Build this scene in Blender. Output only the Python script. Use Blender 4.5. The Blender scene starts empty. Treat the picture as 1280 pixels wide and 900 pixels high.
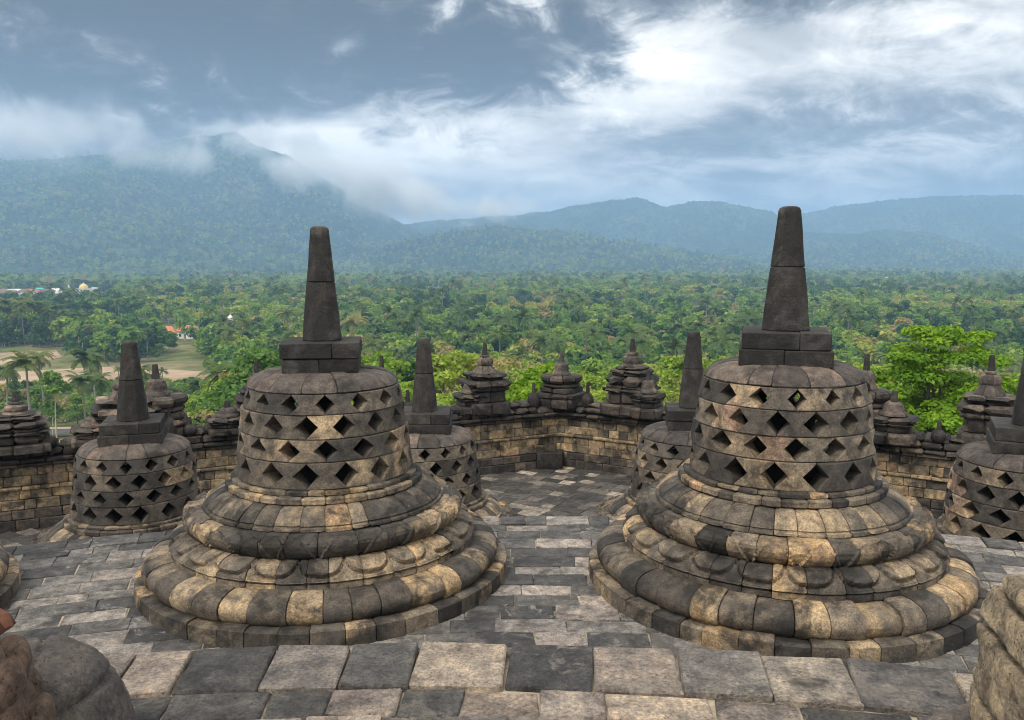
import bpy, math, random
import numpy as np
from mathutils import Vector, Matrix, noise

C = bpy.context
SC = C.scene
R = math.radians
PI = math.pi

# ------------------------------------------------------------------ camera
EYE = 3.2
FPX = 1050.0                       # focal length in pixels of a 1280 wide picture
PITCH = math.atan(125 / FPX)
cam_d = bpy.data.cameras.new('camera')
cam = bpy.data.objects.new('camera', cam_d)
SC.collection.objects.link(cam)
cam.location = (0, 0, EYE)
cam.rotation_euler = (PI / 2 - PITCH, 0, 0)
cam_d.sensor_width = 36
cam_d.lens = 36 * FPX / 1280
cam_d.clip_start = 0.1
cam_d.clip_end = 60000
SC.camera = cam

# ------------------------------------------------------------------ sky and sun
SUN_EL, SUN_AZ = R(54), R(215)     # azimuth clockwise from +Y: behind the camera, to its left
world = bpy.data.worlds.new('World')
SC.world = world
world.use_nodes = True


class NT:
    """small helper for building node trees"""
    def __init__(s, tree):
        s.t = tree
        s.n = tree.nodes
        s.l = tree.links

    def new(s, kind, **kw):
        n = s.n.new(kind)
        for k, v in kw.items():
            setattr(n, k, v)
        return n

    def put(s, sock, v):
        if isinstance(v, bpy.types.NodeSocket):
            s.l.new(v, sock)
        elif isinstance(v, (tuple, list)) and len(v) == 3 and sock.type == 'RGBA':
            sock.default_value = (*v, 1)
        else:
            sock.default_value = v

    def m(s, op, a, b=None, c=None, clamp=False):
        n = s.new('ShaderNodeMath', operation=op, use_clamp=clamp)
        s.put(n.inputs[0], a)
        if b is not None: s.put(n.inputs[1], b)
        if c is not None: s.put(n.inputs[2], c)
        return n.outputs[0]

    def v(s, op, a, b=None):
        n = s.new('ShaderNodeVectorMath', operation=op)
        s.put(n.inputs[0], a)
        if b is not None:
            s.put(n.inputs['Scale' if op == 'SCALE' else 1], b)
        return n.outputs[0]

    def mix(s, f, a, b, mode='MIX'):
        n = s.new('ShaderNodeMix', data_type='RGBA', blend_type=mode)
        s.put(n.inputs[0], f); s.put(n.inputs[6], a); s.put(n.inputs[7], b)
        return n.outputs[2]

    def ss(s, x, a, b):
        n = s.new('ShaderNodeMapRange', interpolation_type='SMOOTHSTEP')
        s.put(n.inputs[0], x); n.inputs[1].default_value = a; n.inputs[2].default_value = b
        return n.outputs[0]

    def noise(s, vec, scale, detail=4, rough=.55, dist=0):
        n = s.new('ShaderNodeTexNoise')
        if vec is not None: s.put(n.inputs['Vector'], vec)
        n.inputs['Scale'].default_value = scale
        n.inputs['Detail'].default_value = detail
        n.inputs['Roughness'].default_value = rough
        n.inputs['Distortion'].default_value = dist
        return n.outputs[0]

    def ramp(s, f, stops, interp='LINEAR'):
        n = s.new('ShaderNodeValToRGB')
        cr = n.color_ramp
        cr.interpolation = interp
        while len(cr.elements) < len(stops): cr.elements.new(0.5)
        for e, (p, c) in zip(cr.elements, stops):
            e.position = p
            e.color = (*c, 1) if len(c) == 3 else c
        s.put(n.inputs[0], f)
        return n.outputs[0]


def build_sky():
    t = NT(world.node_tree)
    t.n.clear()
    out = t.new('ShaderNodeOutputWorld')
    bg = t.new('ShaderNodeBackground')
    t.l.new(bg.outputs[0], out.inputs[0])
    sky = t.new('ShaderNodeTexSky', sky_type='NISHITA')
    sky.sun_disc = False
    sky.sun_elevation = SUN_EL
    sky.sun_rotation = SUN_AZ
    sky.air_density = 1.2
    sky.dust_density = 2.5
    tc = t.new('ShaderNodeTexCoord')
    sep = t.new('ShaderNodeSeparateXYZ')
    t.l.new(tc.outputs['Generated'], sep.inputs[0])
    x, y, z = sep.outputs
    # the cloud deck: a flat layer overhead, seen in perspective
    zz = t.m('ADD', t.m('MAXIMUM', z, 0.0), 0.10)
    comb = t.new('ShaderNodeCombineXYZ')
    t.put(comb.inputs[0], t.m('DIVIDE', x, zz))
    t.put(comb.inputs[1], t.m('DIVIDE', y, zz))
    deck = comb.outputs[0]
    n1 = t.noise(deck, 0.75, 7, .56, .5)
    n2 = t.noise(t.v('ADD', deck, (7.3, 2.1, 4.0)), 0.42, 4, .5, .3)
    n3 = t.noise(t.v('MULTIPLY', tc.outputs['Generated'], (5.0, 5.0, 11.0)), 1.0, 9, .62, .9)
    n4 = t.noise(t.v('MULTIPLY', tc.outputs['Generated'], (13.0, 13.0, 30.0)), 1.0, 8, .66, 1.2)

    def region(az, el, wa, we):
        """a soft patch of the sky around a direction (degrees)"""
        d = Vector((math.sin(R(az)) * math.cos(R(el)), math.cos(R(az)) * math.cos(R(el)), math.sin(R(el))))
        a = Vector((math.cos(R(az)), -math.sin(R(az)), 0))
        u = d.cross(a)
        def dot(v):
            n = t.new('ShaderNodeVectorMath', operation='DOT_PRODUCT')
            t.l.new(tc.outputs['Generated'], n.inputs[0]); n.inputs[1].default_value = v
            return n.outputs['Value']
        p = t.m('DIVIDE', dot(a), math.sin(R(wa)))
        q = t.m('DIVIDE', dot(u), math.sin(R(we)))
        rr = t.m('SQRT', t.m('ADD', t.m('MULTIPLY', p, p), t.m('MULTIPLY', q, q)))
        wob = t.m('ADD', rr, t.m('MULTIPLY', t.m('SUBTRACT', n3, .5), 1.5))
        wob = t.m('ADD', wob, t.m('MULTIPLY', t.m('SUBTRACT', n4, .5), .8))
        front = t.m('GREATER_THAN', dot(d), 0.0)
        return t.m('MULTIPLY', t.ss(wob, 1.25, .25), front)
    dark = region(-19, 14.5, 24, 6.0)
    dark2 = region(-33, 9.5, 14, 5.0)
    dark3 = region(21, 17.6, 20, 2.6)
    dark4 = region(-1, 13.2, 10, 3.4)
    grey = region(14, 8.0, 22, 1.7)
    lit = region(-6, 7.6, 13, 2.8)
    lit2 = region(8, 12.5, 9, 3.8)
    lit3 = region(-14, 6.5, 8, 2.4)
    lit4 = region(26, 13.0, 10, 3.0)
    base = t.m('MULTIPLY_ADD', t.m('SUBTRACT', n1, .5), .55, .46)
    base = t.m('MULTIPLY_ADD', t.m('SUBTRACT', n2, .5), .55, base)
    base = t.m('MULTIPLY_ADD', t.m('SUBTRACT', n3, .5), 1.1, base)
    base = t.m('MULTIPLY_ADD', t.m('SUBTRACT', n4, .5), .62, base)
    for reg, k in ((dark, -.47), (dark2, -.38), (dark3, -.40), (dark4, -.34), (grey, -.10), (lit, .38), (lit2, .26), (lit3, .24), (lit4, .16)):
        base = t.m('MULTIPLY_ADD', reg, k, base)
    col = t.ramp(base, [(0.0, (.34, .27, .25)), (.20, (.74, .63, .60)), (.40, (2.2, 2.15, 2.15)),
                        (.58, (5.2, 5.0, 4.75)), (.80, (9.2, 8.7, 7.9))])
    # unseen sky overhead and behind the camera, brightened to light the stones
    up = t.ss(z, .36, .75)
    back = t.ss(y, .1, -.5)
    sky_fill = t.m('MAXIMUM', up, back)
    col = t.mix(sky_fill, col, (8.6, 8.3, 7.7))
    cover = t.m('MULTIPLY_ADD', t.ss(n1, .62, .80), -.10, 1.0)
    full = t.mix(cover, sky.outputs[0], col)
    t.l.new(full, bg.inputs['Color'])
    bg.inputs['Strength'].default_value = .10
    world.cycles.sampling_method = 'MANUAL'
    world.cycles.sample_map_resolution = 512


build_sky()
sd = bpy.data.lights.new('sun', 'SUN')
sd.energy = 1.5
sd.angle = R(14)
sd.color = (1.0, .93, .82)
sun = bpy.data.objects.new('sun', sd)
SC.collection.objects.link(sun)
sdir = Vector((math.sin(SUN_AZ) * math.cos(SUN_EL), math.cos(SUN_AZ) * math.cos(SUN_EL), math.sin(SUN_EL)))
sun.rotation_euler = sdir.to_track_quat('Z', 'Y').to_euler()
sun.location = sdir * 60

SC.view_settings.view_transform = 'Standard'
SC.view_settings.look = 'None'
SC.view_settings.exposure = 0.90
SC.view_settings.gamma = 1.0
SC.view_settings.use_curve_mapping = False
SC.render.engine = 'CYCLES'
cy = SC.cycles
cy.use_denoising = True
cy.filter_width = 1.0
cy.max_bounces = 8
cy.diffuse_bounces = 3
cy.glossy_bounces = 2
cy.transmission_bounces = 3
cy.volume_bounces = 5
cy.transparent_max_bounces = 8
cy.caustics_reflective = False
cy.caustics_refractive = False
cy.volume_max_steps = 96

# ------------------------------------------------------------------ bookkeeping


def link(o, parent=None):
    SC.collection.objects.link(o)
    if parent is not None:
        o.parent = parent
    return o


def tag(o, label=None, cat=None, group=None, kind=None):
    if label: o['label'] = label
    if cat: o['category'] = cat
    if group: o['group'] = group
    if kind: o['kind'] = kind
    return o


def empty(name, loc, rz=0.0, sc=1.0):
    o = bpy.data.objects.new(name, None)
    o.empty_display_size = .2
    o.location = loc
    o.rotation_euler = (0, 0, rz)
    o.scale = (sc, sc, sc)
    return link(o)


def copy_tree(o, parent=None):
    c = o.copy()
    link(c, parent)
    for ch in list(o.children):
        copy_tree(ch, c)
    return c


class MB:
    """collects vertices and faces (with one random number per stone) for ONE mesh object"""
    def __init__(s):
        s.v = []; s.f = []; s.b = []; s.mi = []

    def add(s, vs, fs, blk=0.0, mi=0):
        o = len(s.v)
        s.v.extend(vs)
        for f in fs:
            s.f.append(tuple(i + o for i in f)); s.b.append(blk); s.mi.append(mi)

    def mesh(s, name, mats, smooth=35):
        me = bpy.data.meshes.new(name)
        me.from_pydata([tuple(p) for p in s.v], [], s.f)
        for m in (mats if isinstance(mats, (list, tuple)) else [mats]):
            me.materials.append(m)
        a = me.attributes.new('blk', 'FLOAT', 'FACE')
        a.data.foreach_set('value', s.b)
        if any(s.mi): me.polygons.foreach_set('material_index', s.mi)
        if smooth:
            me.polygons.foreach_set('use_smooth', [True] * len(me.polygons))
            me.set_sharp_from_angle(angle=R(smooth))
        me.update()
        return me

    def build(s, name, mats, parent=None, smooth=35):
        return link(bpy.data.objects.new(name, s.mesh(name, mats, smooth)), parent)


def wobble(p, f, a):
    n = noise.noise_vector(Vector(p) * f)
    return (p[0] + n.x * a, p[1] + n.y * a, p[2] + n.z * a)


def cbox(mb, M, lo, hi, blk, ch=.012, jit=.004, rng=random, worn=0.0):
    """one dressed stone: a box with chamfered, slightly worn edges, placed by the matrix M"""
    vs = []
    idx = {}
    for sx in (0, 1):
        for sy in (0, 1):
            for sz in (0, 1):
                j = [rng.uniform(-jit, jit) for _ in range(3)]
                c = [ch * rng.uniform(.5, 1.0 + 2.2 * worn) for _ in range(3)]
                p = [(hi if s_ else lo)[k] + j[k] for k, s_ in enumerate((sx, sy, sz))]
                sg = [-1 if s_ else 1 for s_ in (sx, sy, sz)]
                for k in range(3):     # vertex lying on the face of axis k
                    q = [p[i] + (0 if i == k else sg[i] * c[i]) for i in range(3)]
                    idx[(sx, sy, sz, k)] = len(vs)
                    vs.append(tuple(M @ Vector(q)))
    fs = []
    def quad(keys): fs.append(tuple(idx[k] for k in keys))
    for s_ in (0, 1):
        q = [(s_, 0, 0, 0), (s_, 1, 0, 0), (s_, 1, 1, 0), (s_, 0, 1, 0)]
        quad(q if s_ else q[::-1])
        q = [(0, s_, 0, 1), (0, s_, 1, 1), (1, s_, 1, 1), (1, s_, 0, 1)]
        quad(q if s_ else q[::-1])
        q = [(0, 0, s_, 2), (1, 0, s_, 2), (1, 1, s_, 2), (0, 1, s_, 2)]
        quad(q if s_ else q[::-1])
    for a in (0, 1):
        for b in (0, 1):
            for (e, k1, k2) in ((0, 1, 2), (1, 2, 0), (2, 0, 1)):
                def key(t, k):
                    s3 = [0, 0, 0]; s3[e] = t; s3[k1] = a; s3[k2] = b
                    return (*s3, k)
                q = [key(0, k1), key(1, k1), key(1, k2), key(0, k2)]
                flip = (a ^ b)
                quad(q if flip else q[::-1])
    for sx in (0, 1):
        for sy in (0, 1):
            for sz in (0, 1):
                q = [(sx, sy, sz, k) for k in range(3)]
                quad(q if (sx + sy + sz) % 2 else q[::-1])
    mb.add(vs, fs, blk)


def resample(prof, step):
    out = [prof[0]]
    for (a, b) in zip(prof, prof[1:]):
        L = math.hypot(b[0] - a[0], b[1] - a[1])
        n = max(1, int(round(L / step)))
        for i in range(1, n + 1):
            t = i / n
            out.append((a[0] + (b[0] - a[0]) * t, a[1] + (b[1] - a[1]) * t))
    return out


def ring(mb, prof, n, rng, step=.03, kseg=4, gap=.004, inset=.010, rj=.005, zj=.003, disp=None, a_from=0.0, a_to=2 * PI,
         rough=.006, jj=.16, fr=7.0):
    """a course of curved stones swept round the z axis: prof runs (r, z) from the top inside to the bottom inside"""
    pr = resample(prof, step)
    m = len(pr)
    nrm = []
    for i in range(m):
        a = pr[max(0, i - 1)]; b = pr[min(m - 1, i + 1)]
        dx, dz = b[0] - a[0], b[1] - a[1]
        L = math.hypot(dx, dz) or 1
        nrm.append((-dz / L, dx / L))
    rm = max(p[0] for p in pr)
    da = (a_to - a_from) / n
    ph = rng.random() * da
    cuts = [a_from + ph + da * (i + rng.uniform(-jj, jj)) for i in range(n)]
    cuts.append(cuts[0] + (a_to - a_from))
    for i in range(n):
        a0, a1 = cuts[i] + gap / rm, cuts[i + 1] - gap / rm
        w = (a1 - a0) * rm
        e = min(.02, w * .12) / w
        us = [0, e] + [e + (1 - 2 * e) * k / kseg for k in range(1, kseg)] + [1 - e, 1]
        dr, dz = rng.uniform(-rj, rj), rng.uniform(-zj, zj)
        seed = rng.random() * 40
        vs = []
        for ci, u in enumerate(us):
            th = a0 + (a1 - a0) * u
            end = ci in (0, len(us) - 1)
            for pi, (r, z) in enumerate(pr):
                k = dr - (inset if end else 0)
                if disp: k += disp(th, pi / (m - 1), r, z)
                k += noise.noise(Vector((r * math.cos(th) * fr, r * math.sin(th) * fr, z * fr + seed))) * rough
                k += noise.noise(Vector((r * math.cos(th) * fr * 3.1, r * math.sin(th) * fr * 3.1, z * fr * 3.1 - seed))) * rough * .45
                rr = r + nrm[pi][0] * k
                vs.append((rr * math.cos(th), rr * math.sin(th), z + nrm[pi][1] * k + dz))
        fs = []
        for c in range(len(us) - 1):
            for q in range(m - 1):
                a = c * m + q
                fs.append((a, a + 1, a + m + 1, a + m))
        fs.append(tuple(range(m - 1, -1, -1)))
        o = (len(us) - 1) * m
        fs.append(tuple(range(o, o + m)))
        mb.add(vs, fs, rng.random())


def lathe(mb, prof, seg=24, blk=None, rot=0.0, cx=0.0, cy_=0.0, rough=0.0, fr=6.0, rng=random):
    blk = rng.random() if blk is None else blk
    vs = []; fs = []
    m = len(prof)
    for i in range(seg):
        th = rot + 2 * PI * i / seg
        for (r, z) in prof:
            p = (cx + r * math.cos(th), cy_ + r * math.sin(th), z)
            vs.append(wobble(p, fr, rough) if rough else p)
    for i in range(seg):
        for q in range(m - 1):
            a = i * m + q; b = ((i + 1) % seg) * m + q
            fs.append((a, b, b + 1, a + 1))
    fs.append(tuple(i * m for i in range(seg))[::-1])
    fs.append(tuple(i * m + m - 1 for i in range(seg)))
    mb.add(vs, fs, blk)


# ------------------------------------------------------------------ materials


def stone_mat(name, stops, stain=(.50, .62), stain_col=(.016, .0145, .013), pale=(.64, .72), pale_col=(.34, .29, .22), pale_amt=.5,
              bump=.55, big=.75, tone=1.0, pits=.55, vstreak=False, together=.30):
    mat = bpy.data.materials.new(name)
    mat.use_nodes = True
    t = NT(mat.node_tree)
    bsdf = t.n['Principled BSDF']
    at = t.new('ShaderNodeAttribute', attribute_name='blk')
    oi = t.new('ShaderNodeObjectInfo')
    wn = t.new('ShaderNodeTexWhiteNoise', noise_dimensions='1D')
    t.put(wn.inputs['W'], t.m('ADD', t.m('MULTIPLY', at.outputs['Fac'], 917.0), t.m('MULTIPLY', oi.outputs['Random'], 371.0)))
    rnd = wn.outputs['Value']
    sepc = t.new('ShaderNodeSeparateColor')
    t.l.new(wn.outputs['Color'], sepc.inputs[0])
    tc = t.new('ShaderNodeTexCoord')
    off = t.v('SCALE', wn.outputs['Color'], 23.0)
    oo = t.new('ShaderNodeCombineXYZ')
    for k in range(3): t.put(oo.inputs[k], t.m('MULTIPLY', oi.outputs['Random'], 31.0 + 17 * k))
    P = t.v('ADD', tc.outputs['Object'], oo.outputs[0])   # the same for every stone of an object
    Q = t.v('ADD', tc.outputs['Object'], off)              # differs from stone to stone
    drift = t.ss(t.noise(P, 1.15, 4, .6), .30, .70)
    col = t.ramp(t.m('ADD', t.m('MULTIPLY', rnd, 1 - together), t.m('MULTIPLY', drift, together)), stops)
    # tone of every stone, mottling inside it
    col = t.mix(1.0, col, t.ramp(sepc.outputs[1], [(0, (.72, .72, .74)), (1, (1.28, 1.26, 1.22))]), 'MULTIPLY')
    mott = t.noise(Q, 9.0, 7, .65)
    col = t.mix(1.0, col, t.ramp(mott, [(.30, (.36, .35, .36)), (.50, (1.0, 1.0, 1.0)), (.70, (1.75, 1.68, 1.52))]), 'MULTIPLY')
    grain = t.noise(Q, 60.0, 4, .7)
    col = t.mix(1.0, col, t.ramp(grain, [(.32, (.55, .55, .56)), (.5, (1.0, 1.0, 1.0)), (.68, (1.5, 1.47, 1.40))]), 'MULTIPLY')
    # grey weathering film over parts of a stone
    film = t.noise(Q, 3.2, 6, .7, .6)
    col = t.mix(t.m('MULTIPLY', t.ss(film, .50, .66), big), col, t.mix(sepc.outputs[2], (.055, .052, .050), (.115, .103, .090)))
    # pale lichen and flaked skin
    pl = t.noise(P, 6.5, 8, .72, .8)
    pl2 = t.noise(P, 1.1, 3, .5)
    col = t.mix(t.m('MULTIPLY', t.m('MULTIPLY', t.ss(pl, pale[0], pale[1]), t.ss(pl2, .38, .62)), pale_amt), col, pale_col)
    # black algae stains
    Ps = t.v('MULTIPLY', P, (1.0, 1.0, .45)) if vstreak else P
    st = t.noise(Ps, 2.1, 8, .68, .5)
    st2 = t.noise(Q, 4.0, 6, .7)
    stf = t.m('MULTIPLY_ADD', st, .74, t.m('MULTIPLY', st2, .26))
    col = t.mix(t.m('MULTIPLY', t.ss(stf, stain[0] - .015, stain[1] - .01), .88), col, stain_col)
    # pores
    pv = t.new('ShaderNodeTexVoronoi', feature='F1')
    t.put(pv.inputs['Vector'], Q); pv.inputs['Scale'].default_value = 75.0
    pore = t.m('MULTIPLY', t.ss(pv.outputs['Distance'], .34, .12), t.ss(t.noise(Q, 22.0, 3, .5), .45, .62))
    col = t.mix(t.m('MULTIPLY', pore, pits), col, (.012, .011, .010))
    if tone != 1.0:
        col = t.mix(1.0, col, (tone, tone, tone), 'MULTIPLY')
    t.l.new(col, bsdf.inputs['Base Color'])
    bsdf.inputs['Roughness'].default_value = .70
    bsdf.inputs['Specular IOR Level'].default_value = .38
    h = t.m('ADD', t.m('MULTIPLY', t.noise(Q, 26.0, 8, .75), 1.0), t.m('MULTIPLY', t.noise(Q, 7.0, 5, .6), 1.0))
    h = t.m('MULTIPLY_ADD', grain, .35, h)
    h = t.m('SUBTRACT', h, t.m('MULTIPLY', pore, .35))
    bp = t.new('ShaderNodeBump')
    bp.inputs['Strength'].default_value = bump
    bp.inputs['Distance'].default_value = .05
    t.l.new(h, bp.inputs['Height'])
    t.l.new(bp.outputs[0], bsdf.inputs['Normal'])
    return mat


def plain_mat(name, col, rough=.7, var=.25, scale=4.0, metal=0.0, spec=.3):
    mat = bpy.data.materials.new(name)
    mat.use_nodes = True
    t = NT(mat.node_tree)
    b = t.n['Principled BSDF']
    tc = t.new('ShaderNodeTexCoord')
    n = t.noise(tc.outputs['Object'], scale, 5, .6)
    c = t.mix(1.0, col, t.ramp(n, [(.3, (1 - var,) * 3), (.7, (1 + var,) * 3)]), 'MULTIPLY')
    t.l.new(c, b.inputs['Base Color'])
    b.inputs['Roughness'].default_value = rough
    b.inputs['Metallic'].default_value = metal
    b.inputs['Specular IOR Level'].default_value = spec
    return mat


DK, DK2 = (.020, .018, .017), (.040, .035, .031)
MID, MID2 = (.105, .088, .071), (.19, .155, .117)
TAN, GOLD = (.36, .27, .17), (.41, .28, .15)
PINK, PALE = (.31, .20, .145), (.60, .50, .37)
M_STUPA = stone_mat('andesite', [(0, DK), (.16, DK2), (.36, MID), (.60, MID2), (.77, TAN), (.90, GOLD), (.955, PINK), (1, PALE)])
M_DRUM = stone_mat('andesite_lattice', [(0, DK2), (.30, (.075, .064, .055)), (.50, MID), (.68, MID2), (.84, TAN), (.93, PINK), (1, (.52, .43, .31))],
                   stain=(.53, .66), pale_amt=.35)
M_SPIRE = stone_mat('andesite_dark', [(0, (.022, .020, .019)), (.6, (.036, .031, .028)), (1, (.062, .051, .043))], stain=(.48, .62), pale_amt=.22,
                    vstreak=True)
M_CAP = stone_mat('andesite_cap', [(0, (.06, .05, .046)), (.5, (.095, .078, .068)), (.8, (.15, .115, .095)), (1, (.22, .16, .125))], stain=(.52, .66), pale_amt=.3)
M_PAVE = stone_mat('paving_stone', [(0, (.040, .040, .042)), (.30, (.080, .078, .079)), (.54, (.155, .148, .142)), (.74, (.27, .25, .235)),
                                    (.88, (.29, .25, .225)), (1, (.44, .40, .36))], stain=(.53, .66), stain_col=(.028, .027, .028),
                   pale=(.55, .64), pale_col=(.36, .34, .315), pale_amt=.62, bump=.6, together=.18)
M_SLAB = stone_mat('paving_slab', [(0, (.050, .049, .051)), (.20, (.115, .108, .105)), (.38, (.22, .20, .185)), (.56, (.33, .28, .25)),
                                   (.80, (.44, .355, .285)), (1, (.54, .47, .385))], stain=(.58, .68), stain_col=(.04, .037, .035),
                   pale=(.55, .64), pale_col=(.42, .37, .30), pale_amt=.55, bump=.9, big=.3, together=.08)
M_TILE = stone_mat('floor_tile', [(0, (.034, .033, .034)), (.45, (.060, .056, .054)), (.72, (.12, .108, .10)), (.86, (.24, .21, .18)), (1, (.42, .37, .30))],
                   stain=(.54, .68), pale_amt=.4, together=.12)
M_WALL = stone_mat('wall_stone', [(0, DK2), (.20, (.12, .098, .076)), (.42, (.23, .18, .12)), (.64, (.33, .245, .145)), (.82, (.38, .275, .155)),
                                  (.92, (.30, .19, .125)), (1, (.46, .39, .30))], stain=(.49, .61), pale=(.55, .66), pale_amt=.6)
M_COPE = stone_mat('coping_stone', [(0, (.022, .019, .018)), (.45, (.046, .038, .033)), (.72, (.095, .075, .060)), (.90, (.19, .145, .11)), (1, (.34, .27, .20))],
                   stain=(.49, .62), pale_amt=.35)
M_CARVE = stone_mat('carved_relief_stone', [(0, (.36, .28, .19)), (1, (.44, .35, .245))], stain=(.60, .70), stain_col=(.05, .042, .035), big=.25,
                    pale=(.5, .62), pale_col=(.50, .43, .33), pale_amt=.5, bump=1.0)
M_RUDDY = stone_mat('ruddy_stone', [(0, (.17, .115, .085)), (1, (.22, .145, .105))], stain=(.53, .64), pale_amt=.5, pale_col=(.34, .27, .20), bump=.9, big=.35)
M_GREY = stone_mat('worn_grey_stone', [(0, (.105, .09, .082)), (1, (.15, .125, .112))], stain=(.58, .72), pale_amt=.3, big=.6, bump=.7)


def mortar_mat():
    mat = bpy.data.materials.new('mortar')
    mat.use_nodes = True
    t = NT(mat.node_tree)
    b = t.n['Principled BSDF']
    tc = t.new('ShaderNodeTexCoord')
    n = t.noise(tc.outputs['Object'], 1.5, 6, .65)
    f = t.noise(tc.outputs['Object'], 25, 5, .6)
    c = t.mix(t.ss(n, .40, .56), (.030, .027, .024), (.36, .30, .225))
    c = t.mix(1.0, c, t.ramp(f, [(.3, (.6,) * 3), (.7, (1.2,) * 3)]), 'MULTIPLY')
    t.l.new(c, b.inputs['Base Color'])
    b.inputs['Roughness'].default_value = .95
    return mat


M_MORTAR = mortar_mat()
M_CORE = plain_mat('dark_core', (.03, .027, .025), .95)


def leaf_mat(name, stops, trans=.35, leafvar=.14, steady=0.0):
    """foliage: every tree has its own tone, every leaf clump varies a little"""
    mat = bpy.data.materials.new(name)
    mat.use_nodes = True
    t = NT(mat.node_tree)
    b = t.n['Principled BSDF']
    out = t.n['Material Output']
    at = t.new('ShaderNodeAttribute', attribute_name='blk')
    oi = t.new('ShaderNodeObjectInfo')
    place = t.ss(t.noise(oi.outputs['Location'], .013, 3, .6), .32, .68)
    f = t.m('ADD', t.m('MULTIPLY', oi.outputs['Random'], .55), t.m('MULTIPLY', place, .45))
    f = t.m('MULTIPLY_ADD', f, 1 - steady, .62 * steady)
    f = t.m('ADD', f, t.m('MULTIPLY', t.m('SUBTRACT', at.outputs['Fac'], .5), leafvar), clamp=True)
    col = t.ramp(f, stops)
    wn = t.new('ShaderNodeTexWhiteNoise', noise_dimensions='1D')
    t.put(wn.inputs['W'], t.m('MULTIPLY', at.outputs['Fac'], 533.0))
    col = t.mix(1.0, col, t.ramp(wn.outputs[0], [(0, (.80, .84, .72)), (.75, (1.28, 1.28, 1.15)), (1, (1.8, 1.6, 1.15))]), 'MULTIPLY')
    t.l.new(col, b.inputs['Base Color'])
    b.inputs['Roughness'].default_value = .6
    b.inputs['Specular IOR Level'].default_value = .25
    tr = t.new('ShaderNodeBsdfTranslucent')
    t.put(tr.inputs[0], t.mix(1.0, col, (1.5, 1.6, .6), 'MULTIPLY'))
    ms = t.new('ShaderNodeMixShader')
    ms.inputs[0].default_value = trans
    t.l.new(b.outputs[0], ms.inputs[1]); t.l.new(tr.outputs[0], ms.inputs[2])
    t.l.new(ms.outputs[0], out.inputs[0])
    return mat


G_MID = [(0, (0.048, 0.107, 0.032)), (.28, (0.083, 0.162, 0.036)), (.46, (0.134, 0.227, 0.046)), (.62, (0.206, 0.283, 0.055)), (.78, (0.275, 0.292, 0.074)), (.9, (0.293, 0.227, 0.106)), (1, (0.309, 0.218, 0.121))]
G_DARK = [(0, (0.022, 0.060, 0.025)), (.5, (0.037, 0.088, 0.030)), (1, (0.062, 0.122, 0.037))]
G_LIGHT = [(0, (0.127, 0.221, 0.033)), (.4, (0.195, 0.278, 0.043)), (.75, (0.268, 0.310, 0.061)), (1, (0.322, 0.278, 0.076))]
G_VIVID = [(0, (.055, .135, .010)), (.5, (.12, .225, .012)), (1, (.20, .30, .02))]  # the dark end paints deeper shadow into the leaf colour
G_DRY = [(0, (0.195, 0.156, 0.085)), (.5, (0.260, 0.215, 0.117)), (1, (0.286, 0.260, 0.130))]
M_LEAF = leaf_mat('leaf_mid', G_MID)
M_LEAFD = leaf_mat('leaf_dark', G_DARK)
M_LEAFL = leaf_mat('leaf_light', G_LIGHT, .4)
M_VIVID = leaf_mat('leaf_vivid', G_VIVID, .36, .9, 1.0)
M_DRY = leaf_mat('leaf_dry', G_DRY, .3)
M_PALM = leaf_mat('leaf_palm', [(0, (.045, .085, .026)), (.5, (.075, .115, .034)), (.8, (.12, .15, .046)), (1, (.19, .155, .065))], .3)
M_BARK = plain_mat('bark', (.11, .09, .07), .9, .4, 6)
M_BARKP = plain_mat('bark_pale', (.42, .38, .32), .85, .3, 6)
M_BARKPALM = plain_mat('bark_palm', (.24, .21, .18), .9, .3, 6)

# ------------------------------------------------------------------ layout helpers
CX, CY = 0.3, -6.0                 # the centre of the round terraces
H_UP, H_MID, H_LOW = 1.6, 0.0, -1.73
R_UP, R_MID = 9.35, 16.25
CXU = -0.35                        # the upper ring is not quite concentric
cosP, sinP = math.cos(PITCH), math.sin(PITCH)


def ray(px, py):
    """direction from the eye through a point of the 1280 x 900 photograph, scaled to y = 1"""
    xc, yc = (px - 640) / FPX, (py - 450) / FPX
    Y = cosP - yc * sinP
    return Vector((xc / Y, 1.0, -(sinP + yc * cosP) / Y))


def at(px, py, Y):
    return Vector((0, 0, EYE)) + ray(px, py) * Y


def on_plane(px, py, z):
    d = ray(px, py)
    return Vector((0, 0, EYE)) + d * ((z - EYE) / d.z)


def pol(r, deg, z=0.0):
    """point around the temple axis, degrees clockwise from +Y"""
    return Vector((CX + r * math.sin(R(deg)), CY + r * math.cos(R(deg)), z))


def T(x=0, y=0, z=0, rz=0):
    return Matrix.Translation((x, y, z)) @ Matrix.Rotation(rz, 4, 'Z')


# ------------------------------------------------------------------ terraces


def course(mb, r0, r1, z, length, a0, a1, rng, thick=.14, gap=.006, zj=.006, ch=.010, skew=.02, lmin=.62, lmax=1.45, cx=CX):
    """a row of paving stones along an arc"""
    rm = (r0 + r1) / 2
    a = a0 + rng.random() * length / rm
    while a < a1:
        L = length * rng.uniform(lmin, lmax)
        da = L / rm
        M = T(cx, CY, 0, -(a + da / 2)) @ T(0, rm, z + rng.uniform(-zj, zj))
        M = M @ Matrix.Rotation(rng.uniform(-.008, .008), 4, 'X') @ Matrix.Rotation(rng.uniform(-.008, .008), 4, 'Y') @ Matrix.Rotation(rng.uniform(-skew, skew), 4, 'Z')
        g = gap * rng.uniform(.5, 1.8)
        cbox(mb, M, (-L / 2 + g, -(r1 - r0) / 2 + g, -thick), (L / 2 - g, (r1 - r0) / 2 - g, 0), rng.random(), ch, .006, rng)
        a += da


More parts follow.
